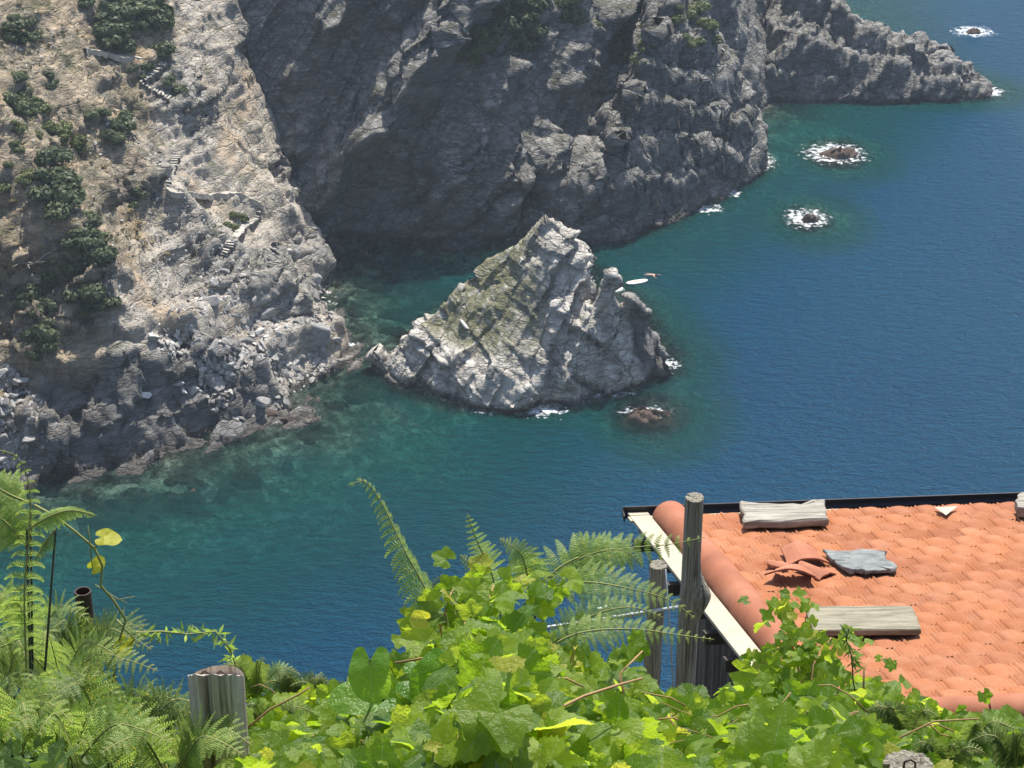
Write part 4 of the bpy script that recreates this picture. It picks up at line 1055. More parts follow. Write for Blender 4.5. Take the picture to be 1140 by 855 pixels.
def post(X, Y, y, rpx, bottom_px, label, mat, seed=0, lean=(0, 0), knob=None, cracks=True, seg=40, slope=0.0):
    p = Vector(PY(X, Y, y)); r = rpx/(FPX/(p-Vector((0, 0, CAM_H))).length)
    zg = gnd(p.x, p.y)-.25; H = p.z-zg; nz = 200 if knob else 60; V_ = []
    rr = np.random.default_rng(seed); ph = rr.uniform(0, 6.28, 6); crk = rr.uniform(0, 6.28, 7)
    if seed == 11: crk[0] = 4.35; crk[1] = 4.9
    zz = np.linspace(0, 1, nz)
    for z_ in zz:
        depth_ = (1-z_)*H
        for k in range(seg):
            a = 2*math.pi*k/seg
            q = r*(1+(.14*min(1, max(0, (depth_-.5)/.15)) if knob else 0)+.02*math.sin(2*a+ph[0])+.03*math.sin(3*a+ph[1]+z_*2)+.006*math.sin(9*a+ph[2]+depth_*3))
            if cracks:
                for j, c_ in enumerate(crk):
                    dd_ = abs((a-c_-.06*math.sin(depth_*6+j)+math.pi) % (2*math.pi)-math.pi)
                    q -= r*(.5 if j == 0 else .045)*math.exp(-(dd_/(.09 if j == 0 else .06))**2)
            if knob:
                kd_ = (depth_-knob[0])/knob[1]; ka = abs((a-knob[2]+math.pi) % (2*math.pi)-math.pi)
                q += r*knob[3]*math.exp(-kd_**2)*math.exp(-(ka/1.0)**2)
            top = -.0015*((k*7) % 5) if z_ == 1 else 0
            V_.append((q*math.cos(a)+lean[0]*depth_, q*math.sin(a)+lean[1]*depth_, z_*H+top-slope*q*math.sin(a)*(z_ == 1)))
    n0 = len(V_)
    for f_, dz_ in ((.75, -.002), (.45, -.006), (.2, -.003)):
        for k in range(seg):
            b0 = V_[(nz-1)*seg+k]; V_.append((b0[0]*f_, b0[1]*f_, H-slope*b0[1]*f_+dz_+.001*math.sin(k*3.3)))
    fs = [(i*seg+k, i*seg+(k+1) % seg, (i+1)*seg+(k+1) % seg, (i+1)*seg+k) for i in range(nz+2) for k in range(seg)]
    fs.append(tuple((nz+2)*seg+k for k in range(seg)))
    root = empty('fence_post', (p.x, p.y, zg))
    b_ = MB(); b_.add(V_, fs); o = b_.build('post_body', mat, root)
    tag(root, label, 'post'); return root, p, r
M_iron, nt, out = newmat('rusty_dark_iron'); n = N(nt); tc = n.new('ShaderNodeTexCoord').outputs['Object']
n.bsdf(out, n.mix(n.noise(tc, 30, 5, .7), (.018, .013, .012), (.07, .035, .025)), .6, None, .4)
root, p, r = post(241, 751, 3.95, 30, 860, 'thick cracked grey fence post closest to the camera', M_post, 11, slope=.76)
for dx, dy_ in ((-.022, 0), (.012, .01)):
    b = MB(); b.tube([(dx-.014, -.02, -.03), (dx-.012, -.02, .012), (dx, -.018, .022), (dx+.014, -.02, .014), (dx+.02, -.03, -.04)], .0028, 6)
    o = b.build('wire_staple', M_iron, root, True); o.location = (0, 0, p.z-root.location.z)
root, p, r = post(773.5, 553, 9.4, 10.6, 770, 'tall slim weathered post with a knot standing before the roof', M_post2, 21, (-.004, 0), (.58, .10, -.25, 1.25))
post(733, 628, 9.9, 10, 770, 'shorter post just left of the tall one', M_post2, 31, (-.02, 0))
root, p, r = post(1011, 851, 3.6, 27, 870, 'top of a weathered post at the bottom edge right of centre', M_post2, 41)
b = MB(); b.tube([(-.012, -.01, -.02), (-.010, -.01, .014), (.002, -.01, .02), (.012, -.01, .012), (.014, -.01, -.02)], .0026, 6)
o = b.build('wire_staple', M_iron, root, True); o.location = (0, 0, p.z-root.location.z)
def pipe(X, Y, y, rpx, mat, label, name='pipe'):
    p = Vector(PY(X, Y, y)); r = rpx/(FPX/(p-Vector((0, 0, CAM_H))).length); zg = gnd(p.x, p.y)-.3; H = p.z-zg
    sg = 28; V_ = []
    for rr_, z_ in ((r, 0), (r, H*.5), (r, H-.002), (r*.98, H), (r*.84, H), (r*.82, H-.003), (r*.82, H-.5)):
        V_ += [(rr_*math.cos(2*math.pi*k/sg), rr_*math.sin(2*math.pi*k/sg), z_) for k in range(sg)]
    b_ = MB(); b_.add(V_, [(i*sg+k, i*sg+(k+1) % sg, (i+1)*sg+(k+1) % sg, (i+1)*sg+k) for i in range(6) for k in range(sg)]+[tuple(6*sg+k for k in range(sg))])
    o = b_.build(name, mat, None, True); o.location = (p.x, p.y, zg); tag(o, label, 'pipe'); return o
pipe(92, 658, 5.5, 9.2, M_iron, 'dark rusty iron tube rising out of the ferns')
M_zinc, nt, out = newmat('grey_metal'); n = N(nt); n.bsdf(out, (.34, .36, .38), .5, None, .5, .3)
pipe(166, 778, 5.6, 9.0, M_zinc, 'open grey pipe mouth between the ferns and the near post')
M_white, nt, out = newmat('white_plastic'); N(nt).bsdf(out, (.75, .76, .76), .5)
b = MB(); a_ = Vector(PY(588, 702, 9.8)); c_ = Vector(PY(775, 673, 9.8)); b.tube([a_-(c_-a_)*.35, a_, c_], .011, 8)
root = empty('hand_rail', a_); o = b.build('rail_tube', M_zinc, None, True); o.parent = root; o.matrix_parent_inverse = Matrix.Translation(-a_)
for X, Y in ((668, 688), (676, 686)):
    b = MB(); q = Vector(PY(X, Y, 9.75)); b.box(q, (.011, 0, 0), (0, .008, 0), (-.004, 0, .065)); o = b.build('clip', M_white, root); o.matrix_parent_inverse = Matrix.Translation(-a_)
tag(root, 'thin metal rail with white clips running to the tall post', 'rail')
b = MB(); q = Vector(PY(593, 712, 9.0)); b.tube([q+Vector((-.03, 0, .09)), q+Vector((.03, 0, -.1)), q+Vector((.04, 0, -1.6))], .011, 8)
o = b.build('stake', M_white, None, True); tag(o, 'thin white stake behind the leaves left of the rail clips', 'stake')
M_wire, nt, out = newmat('galvanised_wire'); N(nt).bsdf(out, (.5, .5, .5), .4, None, .5, .6)
b = MB(); A_ = Vector(PY(741, 634, 9.8)); b.tube([A_, Vector(PY(746, 700, 9.75)), Vector(PY(750, 780, 9.75))], .004, 6)
o = b.build('wire', M_wire, None, True); tag(o, 'loose wire hanging down the shorter post', 'wire')
# ---------------------------------------------------------------- foreground plants
pr = np.random.default_rng(21)
def leaf_mat(name, c1, c2, tr1, tr2, trf=.45, gloss=.35, veins=True):
    m, nt, out = newmat(name); n = N(nt)
    g = n.new('ShaderNodeNewGeometry'); rnd = g.outputs['Random Per Island']
    c = n.mix(rnd, c1, c2); t = n.mix(rnd, tr1, tr2)
    patch = n.ramp(n.noise(g.outputs['Position'], 28, 4, .6), [(.45, 0), (.7, .45)])
    c = n.mix(patch, c, tuple(.7*v for v in c1))
    if veins:
        vn = n.ramp(n.attr('vein'), [(.55, 0), (.9, .9)])
        c = n.mix(vn, c, (.30, .40, .16)); t = n.mix(vn, t, (.5, .55, .2))
    yel = n.ramp(rnd, [(.965, 0), (.98, .7)])
    c = n.mix(yel, c, (.40, .38, .06)); t = n.mix(yel, t, (.7, .6, .08))
    nb = n.bump(n.noise(g.outputs['Position'], 55, 4, .65), .9, .008)
    b = n.bsdf(None, c, gloss, nb, .4)
    tl = n.new('ShaderNodeBsdfTranslucent'); n.l(t, tl.inputs[0]); n.l(nb, tl.inputs['Normal'])
    mx = n.new('ShaderNodeMixShader'); mx.inputs[0].default_value = trf; n.l(b.outputs[0], mx.inputs[1]); n.l(tl.outputs[0], mx.inputs[2])
    n.l(mx.outputs[0], out.inputs[0]); return m
M_vine = leaf_mat('vine_leaf', (.06, .13, .015), (.24, .33, .035), (.28, .47, .015), (.68, .80, .06), .56, .38)
M_heart = leaf_mat('glossy_heart_leaf', (.08, .18, .02), (.13, .25, .03), (.30, .55, .03), (.45, .68, .05), .45, .2, True)
M_fern = leaf_mat('fern_frond', (.15, .24, .05), (.29, .38, .10), (.40, .60, .08), (.58, .74, .15), .45, .45, False)
M_fern2 = leaf_mat('dark_fern_frond', (.06, .11, .025), (.12, .19, .045), (.18, .30, .04), (.3, .45, .07), .38, .5, False)
M_yel = leaf_mat('yellow_leaf', (.42, .42, .03), (.5, .48, .05), (.7, .68, .05), (.8, .75, .06), .5, .4, True)
M_stem, nt, out = newmat('green_brown_stem'); n = N(nt); N(nt).bsdf(out, (.24, .25, .08), .6)
M_stemr, nt, out = newmat('reddish_shoot'); N(nt).bsdf(out, (.33, .20, .09), .6)
M_stemd, nt, out = newmat('dark_stem'); N(nt).bsdf(out, (.05, .055, .03), .7)

def leaf_shape(kind, seed):
    rr = np.random.default_rng(seed); ns = 61; th = np.linspace(-152, 152, ns)
    if kind == 'vine':
        lob = [(0, 1.0, 30), (58, .86, 27), (-58, .86, 27), (112, .66, 30), (-112, .66, 30)]
        r = np.full(ns, .62)
        for a, L, w in lob: r = np.maximum(r, L*np.clip(1-(np.abs(th-a)/w)**1.5*.30, 0, 1)*(np.abs(th-a) < w*1.15))
        r = np.convolve(np.pad(r, 1, mode='edge'), [.2, .6, .2], 'valid')
        r *= 1+.035*np.where(np.arange(ns) % 2, 1, -1)+rr.normal(size=ns)*.02
        vein = np.zeros(ns)
        for a, L, w in lob: vein[np.argmin(np.abs(th-a))] = 1
    else:
        a = np.radians(th); r = .62*(1+.62*np.cos(a/1.15)**3)*(1+.10*np.cos(2*a)); r *= .95*(1-.30*(np.abs(th)/152)**5)
        r[ns//2] *= 1.06
        vein = np.zeros(ns)
        for q in (0, 38, -38, 80, -80): vein[np.argmin(np.abs(th-q))] = .9
    rings = np.array([0, .22, .5, .78, 1.0]); A_ = np.radians(th)
    V_ = []; ve = []
    cup = rr.uniform(-.6, .4); fold = rr.uniform(.05, .7); wob = rr.uniform(0, 6.28, 3); tipd = rr.uniform(.05, .45)
    for q in rings:
        rad_ = r*q; X_ = np.sin(A_)*rad_; Y_ = np.cos(A_)*rad_
        Z_ = cup*rad_**2*.6+fold*np.abs(X_)*.55+.07*np.sin(A_*3+wob[0])*rad_+.05*np.sin(Y_*7+wob[1])*q-tipd*np.clip(Y_, 0, 9)**2*.5
        if kind == 'vine': Z_ = Z_ + .05*q*np.abs(np.sin(np.radians(th)*3.1))
        V_.append(np.stack([X_, Y_, Z_], 1)); ve.append(vein*(1-.25*q))
    return np.concatenate(V_), np.concatenate(ve), grid_quads(ns, len(rings))
L_vine = [leaf_shape('vine', 700+i) for i in range(8)]; L_heart = [leaf_shape('heart', 720+i) for i in range(4)]
def orient(nrm_, spin):
    z = Vector(nrm_).normalized(); q = Vector((0, 0, 1)).rotation_difference(z).to_matrix()
    return np.array(q @ Matrix.Rotation(spin, 3, 'Z'))
class Leaves:
    def __init__(s): s.V = []; s.F = []; s.A = []; s.off = 0
    def add(s, shape, p, size, nrm_, spin):
        V_, ve, Q_ = shape; W = (V_*size)@orient(nrm_, spin).T+np.array(p)
        s.V.append(W); s.A.append(ve); s.F.append(Q_+s.off); s.off += len(W)
    def build(s, name, mat, parent):
        me_ = np_mesh(name, np.concatenate(s.V)-np.array(parent.location if parent else (0, 0, 0)), quads=np.concatenate(s.F), attrs={'vein': np.concatenate(s.A)}, smooth=True)
        me_.materials.append(mat); return link(name, me_, None, parent)
SIL = np.array([(0, 700), (60, 690), (120, 740), (175, 800), (215, 790), (272, 752), (310, 762), (345, 768), (392, 762), (410, 745), (450, 735), (490, 715), (520, 690), (560, 680), (600, 712), (625, 728), (660, 752), (700, 752), (730, 772), (790, 778), (850, 770), (872, 745), (900, 738), (950, 758), (1000, 778), (1060, 798), (1100, 806), (1200, 806)], float)
def zcan(x, y):
    Xp = W0/2+FPX*(x/np.maximum(y, .1))*.80      # bearing
    z5 = PY(0, 0, 1)[2]*0+np.array([PY(X_, Y_, 5.0)[2] for X_, Y_ in zip(np.atleast_1d(Xp), np.interp(Xp, SIL[:, 0], SIL[:, 1]))])
    return z5+(5.0-np.atleast_1d(y))*.60
def zg2(x, y): return zland(np.atleast_1d(x), np.atleast_1d(y))
roots = [(330, 4.5), (430, 4.3), (540, 4.6), (650, 4.4), (760, 4.6), (870, 4.5), (980, 4.4), (1100, 4.6)]
rootp = [Vector(PY(X, 800, y_)) for X, y_ in roots]
for r_ in rootp: r_.z = gnd(r_.x, r_.y)
vine_labels = ['leafy vine just right of the thick near post', 'leafy vine under the round glossy leaves', 'tallest leafy vine in the middle with a shoot rising against the sea', 'leafy vine below the thin metal rail',
               'leafy vine at the foot of the tall slim post', 'leafy vine climbing over the lower left corner of the roof', 'leafy vine around the weathered post top at the bottom edge', 'leafy vine in the bottom right corner below the ridge tiles']
vroot = []; vleaf = [Leaves() for _ in roots]; vst = [MB() for _ in roots]
for i, p in enumerate(rootp):
    e = empty('vine', p); tag(e, vine_labels[i], 'vine'); vroot.append(e)
cnt = 0
for k in range(3900):
    y_ = pr.uniform(3.25, 5.35); Xp = pr.uniform(265, 1165)
    if Xp < 330 and pr.random() < .4: continue
    x_ = (Xp-W0/2)/FPX*y_/.80
    zc = float(zcan(np.array([x_]), np.array([y_]))[0]); dpt = -abs(pr.normal())*.10
    zn = .055*float(vnoise(np.array([[x_*4, y_*4, 1.0]]), 55)[0])+.03*float(vnoise(np.array([[x_*11, y_*11, 1.0]]), 56)[0])
    p = Vector((x_, y_, zc+dpt+zn-.05))
    i = min(range(len(rootp)), key=lambda j: (rootp[j].x-x_)**2+.3*(rootp[j].y-y_)**2+pr.normal()*.004)
    sz = pr.uniform(.04, .088)*(1.2 if 380 < Xp < 760 else 1.0)
    nn = Vector((pr.normal()*.75, -.15+pr.normal()*.75, .9))
    vleaf[i].add(L_vine[pr.integers(8)], p, sz, nn, pr.uniform(0, 6.28)); cnt += 1
def shoot(i, pts, y0, y1, nl, sz, mat=None, spread=.05, shape=L_vine, lv=None, st=None, rad0=.004):
    P_ = [Vector(PY(X, Y, y0+(y1-y0)*k/(len(pts)-1))) for k, (X, Y) in enumerate(pts)]
    (st or vst[i]).tube([p-vroot[i].location if st is None else p for p in P_], [rad0*(1-.6*k/(len(P_)-1)) for k in range(len(P_))], 6)
    for k in range(nl):
        f = (k+pr.random())/nl*(len(P_)-1); a = min(int(f), len(P_)-2); p = P_[a].lerp(P_[a+1], f-a)
        o_ = Vector((pr.normal()*spread, pr.normal()*spread, pr.normal()*spread*.7))
        (lv or vleaf[i]).add(shape[pr.integers(len(shape))], p+o_, sz*pr.uniform(.6, 1.25)*(1-.35*f/(len(P_)-1)), (pr.normal()*.6, -.4+pr.normal()*.5, .7), pr.uniform(0, 6.28))
shoot(2, [(505, 800), (500, 740), (490, 700), (500, 665), (505, 655)], 4.5, 4.75, 26, .068)
shoot(2, [(560, 800), (545, 740), (540, 700), (545, 665), (550, 650)], 4.5, 4.8, 34, .07)
shoot(2, [(520, 760), (575, 715), (585, 690), (600, 665), (612, 655)], 4.5, 4.8, 24, .062)
shoot(2, [(530, 760), (520, 710), (515, 680)], 4.4, 4.6, 20, .066)
shoot(3, [(620, 800), (630, 750), (640, 725), (638, 715)], 4.6, 4.8, 16, .055)
shoot(3, [(700, 800), (690, 750), (715, 725), (722, 745)], 4.5, 4.7, 14, .055)
shoot(5, [(905, 800), (890, 750), (880, 710), (868, 685), (872, 680)], 4.8, 5.2, 55, .044, None, .045)
shoot(5, [(900, 800), (905, 740), (925, 710), (945, 725)], 4.8, 5.1, 36, .042, None, .05)
shoot(5, [(870, 800), (868, 760), (880, 735)], 4.8, 5.0, 40, .045, None, .06)
shoot(6, [(960, 800), (962, 745), (968, 730)], 4.9, 5.0, 14, .026, None, .04)
shoot(6, [(1030, 830), (1000, 790), (1010, 775)], 4.7, 4.9, 14, .034)
shoot(7, [(1110, 850), (1105, 820), (1112, 800)], 4.6, 4.8, 12, .04)
# bare woody shoots arching over the leaves
def cane(i, pts, ys, r_, mat_list): mat_list.tube([Vector(PY(X, Y, y_))-vroot[i].location for (X, Y), y_ in zip(pts, ys)], [r_*(1-.12*k) for k in range(len(pts))], 7)
for i, pts, ys, r_ in ((3, [(570, 832), (600, 800), (650, 775), (690, 762), (715, 755)], [3.7, 3.75, 3.8, 3.85, 3.9], .0045), (1, [(270, 815), (300, 790), (335, 772), (345, 765)], [4.2]*4, .003),
                       (2, [(440, 738), (480, 731), (500, 726)], [4.4]*3, .003), (6, [(980, 838), (1000, 822), (1040, 803), (1090, 800)], [4.2]*4, .003), (3, [(600, 755), (630, 755), (650, 765)], [4.1]*3, .003)):
    cane(i, pts, ys, r_, vst[i])
for k in range(15):
    y_ = pr.uniform(3.5, 5.0); x_ = (pr.uniform(290, 1130)-W0/2)/FPX*y_/.80; a = pr.uniform(-.5, .5)+(math.pi if pr.random() < .5 else 0)
    i = min(range(len(rootp)), key=lambda j: (rootp[j].x-x_)**2+.3*(rootp[j].y-y_)**2); L_ = pr.uniform(.12, .32); P_ = []
    for j in range(6):
        q_ = (x_+math.cos(a)*L_*j/5, y_+math.sin(a)*L_*.6*j/5); P_.append(Vector((q_[0], q_[1], float(zcan(np.array([q_[0]]), np.array([q_[1]]))[0])-.012+.02*math.sin(j*1.3+k)))-vroot[i].location)
    vst[i].tube(P_, [.0022-.00028*j for j in range(6)], 6)
for i in range(len(roots)):
    for k in range(9):
        a = pr.uniform(-.45, .45); q = Vector((a, pr.uniform(-.6, .5), 0)); zt = zcan(np.array([rootp[i].x+q.x]), np.array([rootp[i].y+q.y]))[0]-rootp[i].z-.04
        vst[i].tube([(0, 0, -.05), (q.x*.4, q.y*.4, zt*.6), (q.x, q.y, zt)], [.006, .004, .002], 6)
    vleaf[i].build('leaves', M_vine, vroot[i]); vst[i].build('stems', M_stemr, vroot[i], True)
# tendrils on the vine near the post
# glossy round-leaved climber
e = empty('greenbrier', Vector((PY(450, 800, 4.1)[0], 4.1, gnd(PY(450, 800, 4.1)[0], 4.1)))); tag(e, 'climber with large smooth heart shaped leaves left of the middle vine', 'climber')
lv = Leaves(); st = MB()
for X, Y, s_, nx, ny, spin in ((412, 735, .088, -.35, -.95, 3.0), (458, 757, .085, .1, -.5, 4.4), (492, 742, .085, .35, -.9, 2.6), (505, 770, .07, -.5, -.5, 3.6), (408, 778, .075, .3, -.4, 1.7), (440, 790, .07, 0, -.3, 2.6), (480, 800, .06, .2, -.5, 3.4)):
    q = Vector(PY(X, Y, 3.95)); lv.add(L_heart[pr.integers(4)], q, s_, (nx, ny, .75), spin)
    st.tube([q-e.location, q-e.location+Vector((.02, .05, -.12)), Vector((0, 0, .2))], .003, 5)
lv.build('leaves', M_heart, e); st.build('stems', M_stemd, e, True)
def single_leaf(X, Y, y_, size, nrm_, spin, label, shape):
    e_ = Vector(PY(X, Y, y_)); L_ = Leaves(); L_.add(shape, (0, 0, 0), size, nrm_, spin)
    return e_, L_
# ---------------- ferns
def frond_into(F, pts, Lmax, nrm_, droop=.25, n_=24, curl=0.0, dens=13, asym=1.0, seed=0):
    """one bracken frond: rachis along pts, paired pinnae with their pinnules"""
    rr = np.random.default_rng(seed+1000); P_ = [Vector(p) for p in pts]
    # smooth resample
    seg_ = [(P_[i+1]-P_[i]).length for i in range(len(P_)-1)]; tot = sum(seg_)
    def at(t):
        d_ = t*tot
        for i, s_ in enumerate(seg_):
            if d_ <= s_ or i == len(seg_)-1: 
                f = min(d_/s_, 1); a0 = P_[max(i-1, 0)]; a1 = P_[i]; a2 = P_[i+1]; a3 = P_[min(i+2, len(P_)-1)]
                return .5*((2*a1)+(a2-a0)*f+(2*a0-5*a1+4*a2-a3)*f*f+(-a0+3*a1-3*a2+a3)*f**3)
            d_ -= s_
    C_ = [at(k/30) for k in range(31)]
    F['st'].tube(C_, [.0028*(1-.8*k/30)+.0004 for k in range(31)], 5)
    nr = Vector(nrm_).normalized()
    for k in range(n_):
        t = .16+.84*(k/n_)**.95; p = at(t); d_ = (at(min(t+.02, 1))-at(max(t-.02, 0))).normalized()
        s0 = d_.cross(nr).normalized(); up_ = s0.cross(d_).normalized()
        L = Lmax*(1-((t-.16)/.86)**1.5)*min(1, .55+(t-.16)*4)*rr.uniform(.85, 1.08)
        if L < .006: continue
        for sg in (-1, 1):
            LL = L*(asym if sg < 0 else 1); ax = (s0*sg*(1-curl*.5)+d_*.42+up_*(.15-curl*.9)+Vector(rr.normal(size=3))*.07).normalized()
            m_ = max(4, int(dens*LL/Lmax)+3); prev = p; cur = p
            dirv = ax.copy(); pts_ = [p]
            for j in range(m_):
                dirv = (dirv+Vector((0, 0, -droop/m_*1.4))+up_*(-curl*.9/m_)).normalized(); cur = cur+dirv*(LL/m_); pts_.append(cur)
            F['st2'].append((pts_[0], pts_[m_//2], pts_[-1]))
            wv = dirv.cross(up_)
            for j in range(m_):
                a = pts_[j].lerp(pts_[j+1], .5); dj = (pts_[j+1]-pts_[j]).normalized(); wj = dj.cross(up_).normalized(); uj = wj.cross(dj)
                pl = LL*.185*(1-(j/m_)**1.5)+.0015; hw = LL/m_*.33
                for sd in (-1, 1):
                    tip = a+wj*sd*pl+dj*pl*.45-uj*pl*(.12+curl*.5)
                    F['v'] += [a-dj*hw, a+wj*sd*pl*.6-dj*hw*.6+dj*pl*.2, tip, a+wj*sd*pl*.5+dj*(hw*.9+pl*.25), a+dj*hw]
                    b0 = len(F['v'])-5; F['f'].append((b0, b0+1, b0+2, b0+3, b0+4))
def new_F(): return {'v': [], 'f': [], 'st': MB(), 'st2': []}
def finish_frond(F, root, mat):
    o_ = root.location
    for a, b_, c_ in F['st2']: F['st'].tube([a, b_, c_], [.0009, .0007, .0003], 3, cap=False)
    me_ = bpy.data.meshes.new('frond'); me_.from_pydata([tuple(v-o_) for v in F['v']], [], F['f']); me_.update(); me_.materials.append(mat)
    f = link('frond', me_, None, root)
    st_ = F['st']; st_.v = [tuple(Vector(v)-o_) for v in st_.v]; st_.build('rachis', M_stem, f, True)
def fern(rootpx, y0, fronds, label, mat=M_fern, name='bracken_fern', group=None):
    q = Vector(PY(rootpx[0], rootpx[1], y0)); q.z = gnd(q.x, q.y); e_ = empty(name, q)
    for i, fr in enumerate(fronds):
        pts, ys, L, nrm_, kw = fr; F = new_F()
        frond_into(F, [PY(X, Y, y_) for (X, Y), y_ in zip(pts, ys)], L, nrm_, seed=int(pts[0][0]*7+pts[-1][1]+i), **kw); finish_frond(F, e_, mat)
    b_ = MB()
    for pts, ys, *_ in fronds:
        b_.tube([Vector((0, 0, -.05)), (Vector(PY(*pts[0], ys[0]))-q)*.5+Vector((0, .05, .06)), Vector(PY(*pts[0], ys[0]))-q], [.004, .0035, .003], 6)
    b_.build('stalks', M_stemd, e_, True)
    tag(e_, label, 'fern', group); return e_
UPC = (0, -.55, .8)
fern((505, 800), 4.6, [([(507, 745), (478, 665), (450, 612), (425, 560), (405, 535), (388, 542)], [4.6, 4.7, 4.75, 4.8, 4.8, 4.78], .13, (.75, -.5, .35), dict(droop=1.3, curl=.3, n_=26, asym=.7))], 'tall young fern frond with a curled tip leaning left over the sea')
fern((540, 800), 4.9, [([(560, 700), (548, 640), (532, 604), (520, 572)], [4.9]*4, .07, (0, -.8, .5), dict(droop=.2, n_=20)),
                        ([(538, 690), (530, 640), (512, 618)], [4.95]*3, .06, (.2, -.6, .7), dict(droop=.5, n_=18))], 'short upright fern frond behind the middle vine')
fern((570, 800), 5.0, [([(572, 690), (600, 652), (640, 622), (700, 610), (745, 606), (785, 598)], [5.0, 5.0, 5.05, 5.1, 5.1, 5.1], .115, (0, -.75, .65), dict(droop=.9, n_=18)),
                        ([(590, 665), (585, 630), (575, 612), (556, 600)], [5.0]*4, .08, UPC, dict(droop=.6, n_=20)),
                        ([(600, 655), (650, 648), (700, 655), (745, 668), (775, 690)], [5.0, 4.95, 4.9, 4.9, 4.88], .085, UPC, dict(droop=.5, n_=19)),
                        ([(615, 640), (655, 618), (690, 612), (715, 628)], [5.05]*4, .09, UPC, dict(droop=.6, n_=22))], 'wide fern whose fronds spread across the tops of the posts')
fern((600, 810), 4.7, [([(590, 735), (640, 706), (700, 700), (750, 706), (795, 712)], [4.7, 4.72, 4.75, 4.75, 4.75], .075, UPC, dict(droop=.7, n_=21)),
                        ([(600, 730), (650, 690), (700, 676), (740, 688)], [4.8]*4, .07, UPC, dict(droop=.6, n_=24))], 'lower fern with one long frond pointing right at the tall post')
fern((480, 800), 4.9, [([(482, 725), (475, 690), (478, 660), (492, 640)], [4.9]*4, .06, UPC, dict(droop=.8, n_=20))], 'small dark fern between the curled frond and the vine', M_fern2)
fern((20, 850), 4.6, [([(30, 760), (27, 660), (33, 590), (32, 540), (18, 508), (-8, 500)], [4.6, 4.6, 4.62, 4.62, 4.6, 4.6], .075, (.3, -.7, .5), dict(droop=1.3, curl=.35, n_=20)),
                       ([(30, 610), (10, 585), (-20, 560)], [4.65]*3, .08, UPC, dict(droop=.5, n_=20)),
                       ([(30, 590), (55, 575), (80, 568), (108, 574)], [4.62]*4, .05, (0, -.8, .5), dict(droop=1.2, curl=.5, n_=22)),
                       ([(34, 560), (10, 550), (-25, 530)], [4.65]*3, .08, UPC, dict(droop=.6, n_=20)),
                       ([(62, 590), (50, 605), (38, 625)], [4.6]*3, .035, UPC, dict(droop=1.4, curl=.5, n_=16))], 'tall fern with a dark stalk at the left edge over the teal water')
# thick bracken in the lower left corner and along the bank
rf = np.random.default_rng(77); k = 0
bank = [(10, 740), (60, 735), (110, 760), (150, 800), (20, 810), (80, 820), (130, 835), (190, 830), (40, 690), (95, 715), (0, 780), (60, 780), (120, 790), (170, 840), (200, 800)]
bank = [b_ if i_ not in (2, 6, 13, 14) else None for i_, b_ in enumerate(bank)]
lab = ['bracken at the left edge beside the rusty tube', 'bracken right in front of the rusty iron tube', 'bracken between the rusty tube and the grey pipe', 'bracken just below the grey pipe mouth', 'bracken low in the left corner',
       'bracken in front of the corner below the rusty tube', 'bracken at the bottom edge below the grey pipe', 'bracken touching the thick near post on its left', 'bracken highest at the left, in front of the tall dark stalk', 'bracken whose fronds fan around the rusty tube mouth',
       'bracken cut by the left edge halfway down the corner', 'bracken in the middle of the lower left mass', 'bracken between the middle mass and the grey pipe', 'bracken at the bottom edge left of the near post', 'bracken behind the near post on its left side']
for xy_, lb in zip(bank, lab):
    if xy_ is None: continue
    X, Y = xy_
    y0 = 5.4-(Y-690)/160*1.7; fr = []
    for j in range(5):
        a = rf.uniform(-2.6, -.4) if j % 2 else rf.uniform(-.9, .6)*1.0; a = rf.uniform(-3.3, .3)
        ln = rf.uniform(55, 105); dx = math.cos(a)*ln; dy = math.sin(a)*ln*.45
        p0 = (X+rf.uniform(-10, 10), Y+30); p1 = (X+dx*.45, Y+dy*.5-8); p2 = (X+dx*.8, Y+dy*.6-4); p3 = (X+dx*1.15, Y+dy*.4+10)
        yy = y0+rf.uniform(-.15, .15)
        fr.append(([p0, p1, p2, p3], [yy, yy-.04, yy-.08, yy-.12], rf.uniform(.075, .11), (rf.normal()*.3, -.5, .85), dict(droop=.45, n_=16)))
    fern((X, Y+60), y0, fr, lb, M_fern2 if rf.random() < .3 else M_fern)
for (X, Y), lb in zip([(285, 752), (330, 768), (365, 775), (300, 800), (1010, 800), (1080, 820), (1130, 832), (1050, 845)],
                      ['fern just right of the thick near post top', 'feathery fern against the sea right of the near post', 'small fern under the large dark leaf', 'pale fern low beside the near post', 'fern above the bottom edge post top', 'fern in front of the ridge tiles', 'fern in the bottom right corner', 'fern at the bottom edge right of the post top']):
    y0 = 5.2-(Y-750)/110*1.3; fr = []
    for j in range(5):
        a = rf.uniform(-3.0, 0); ln = rf.uniform(35, 60); dx = math.cos(a)*ln; dy = math.sin(a)*ln*.35
        fr.append(([(X, Y+25), (X+dx*.5, Y+dy*.6-6), (X+dx, Y+dy+2)], [y0]*3, rf.uniform(.045, .065), (rf.normal()*.25, -.5, .85), dict(droop=.5, n_=18)))
    fern((X, Y+50), y0, fr, lb, M_fern if rf.random() < .6 else M_fern2)
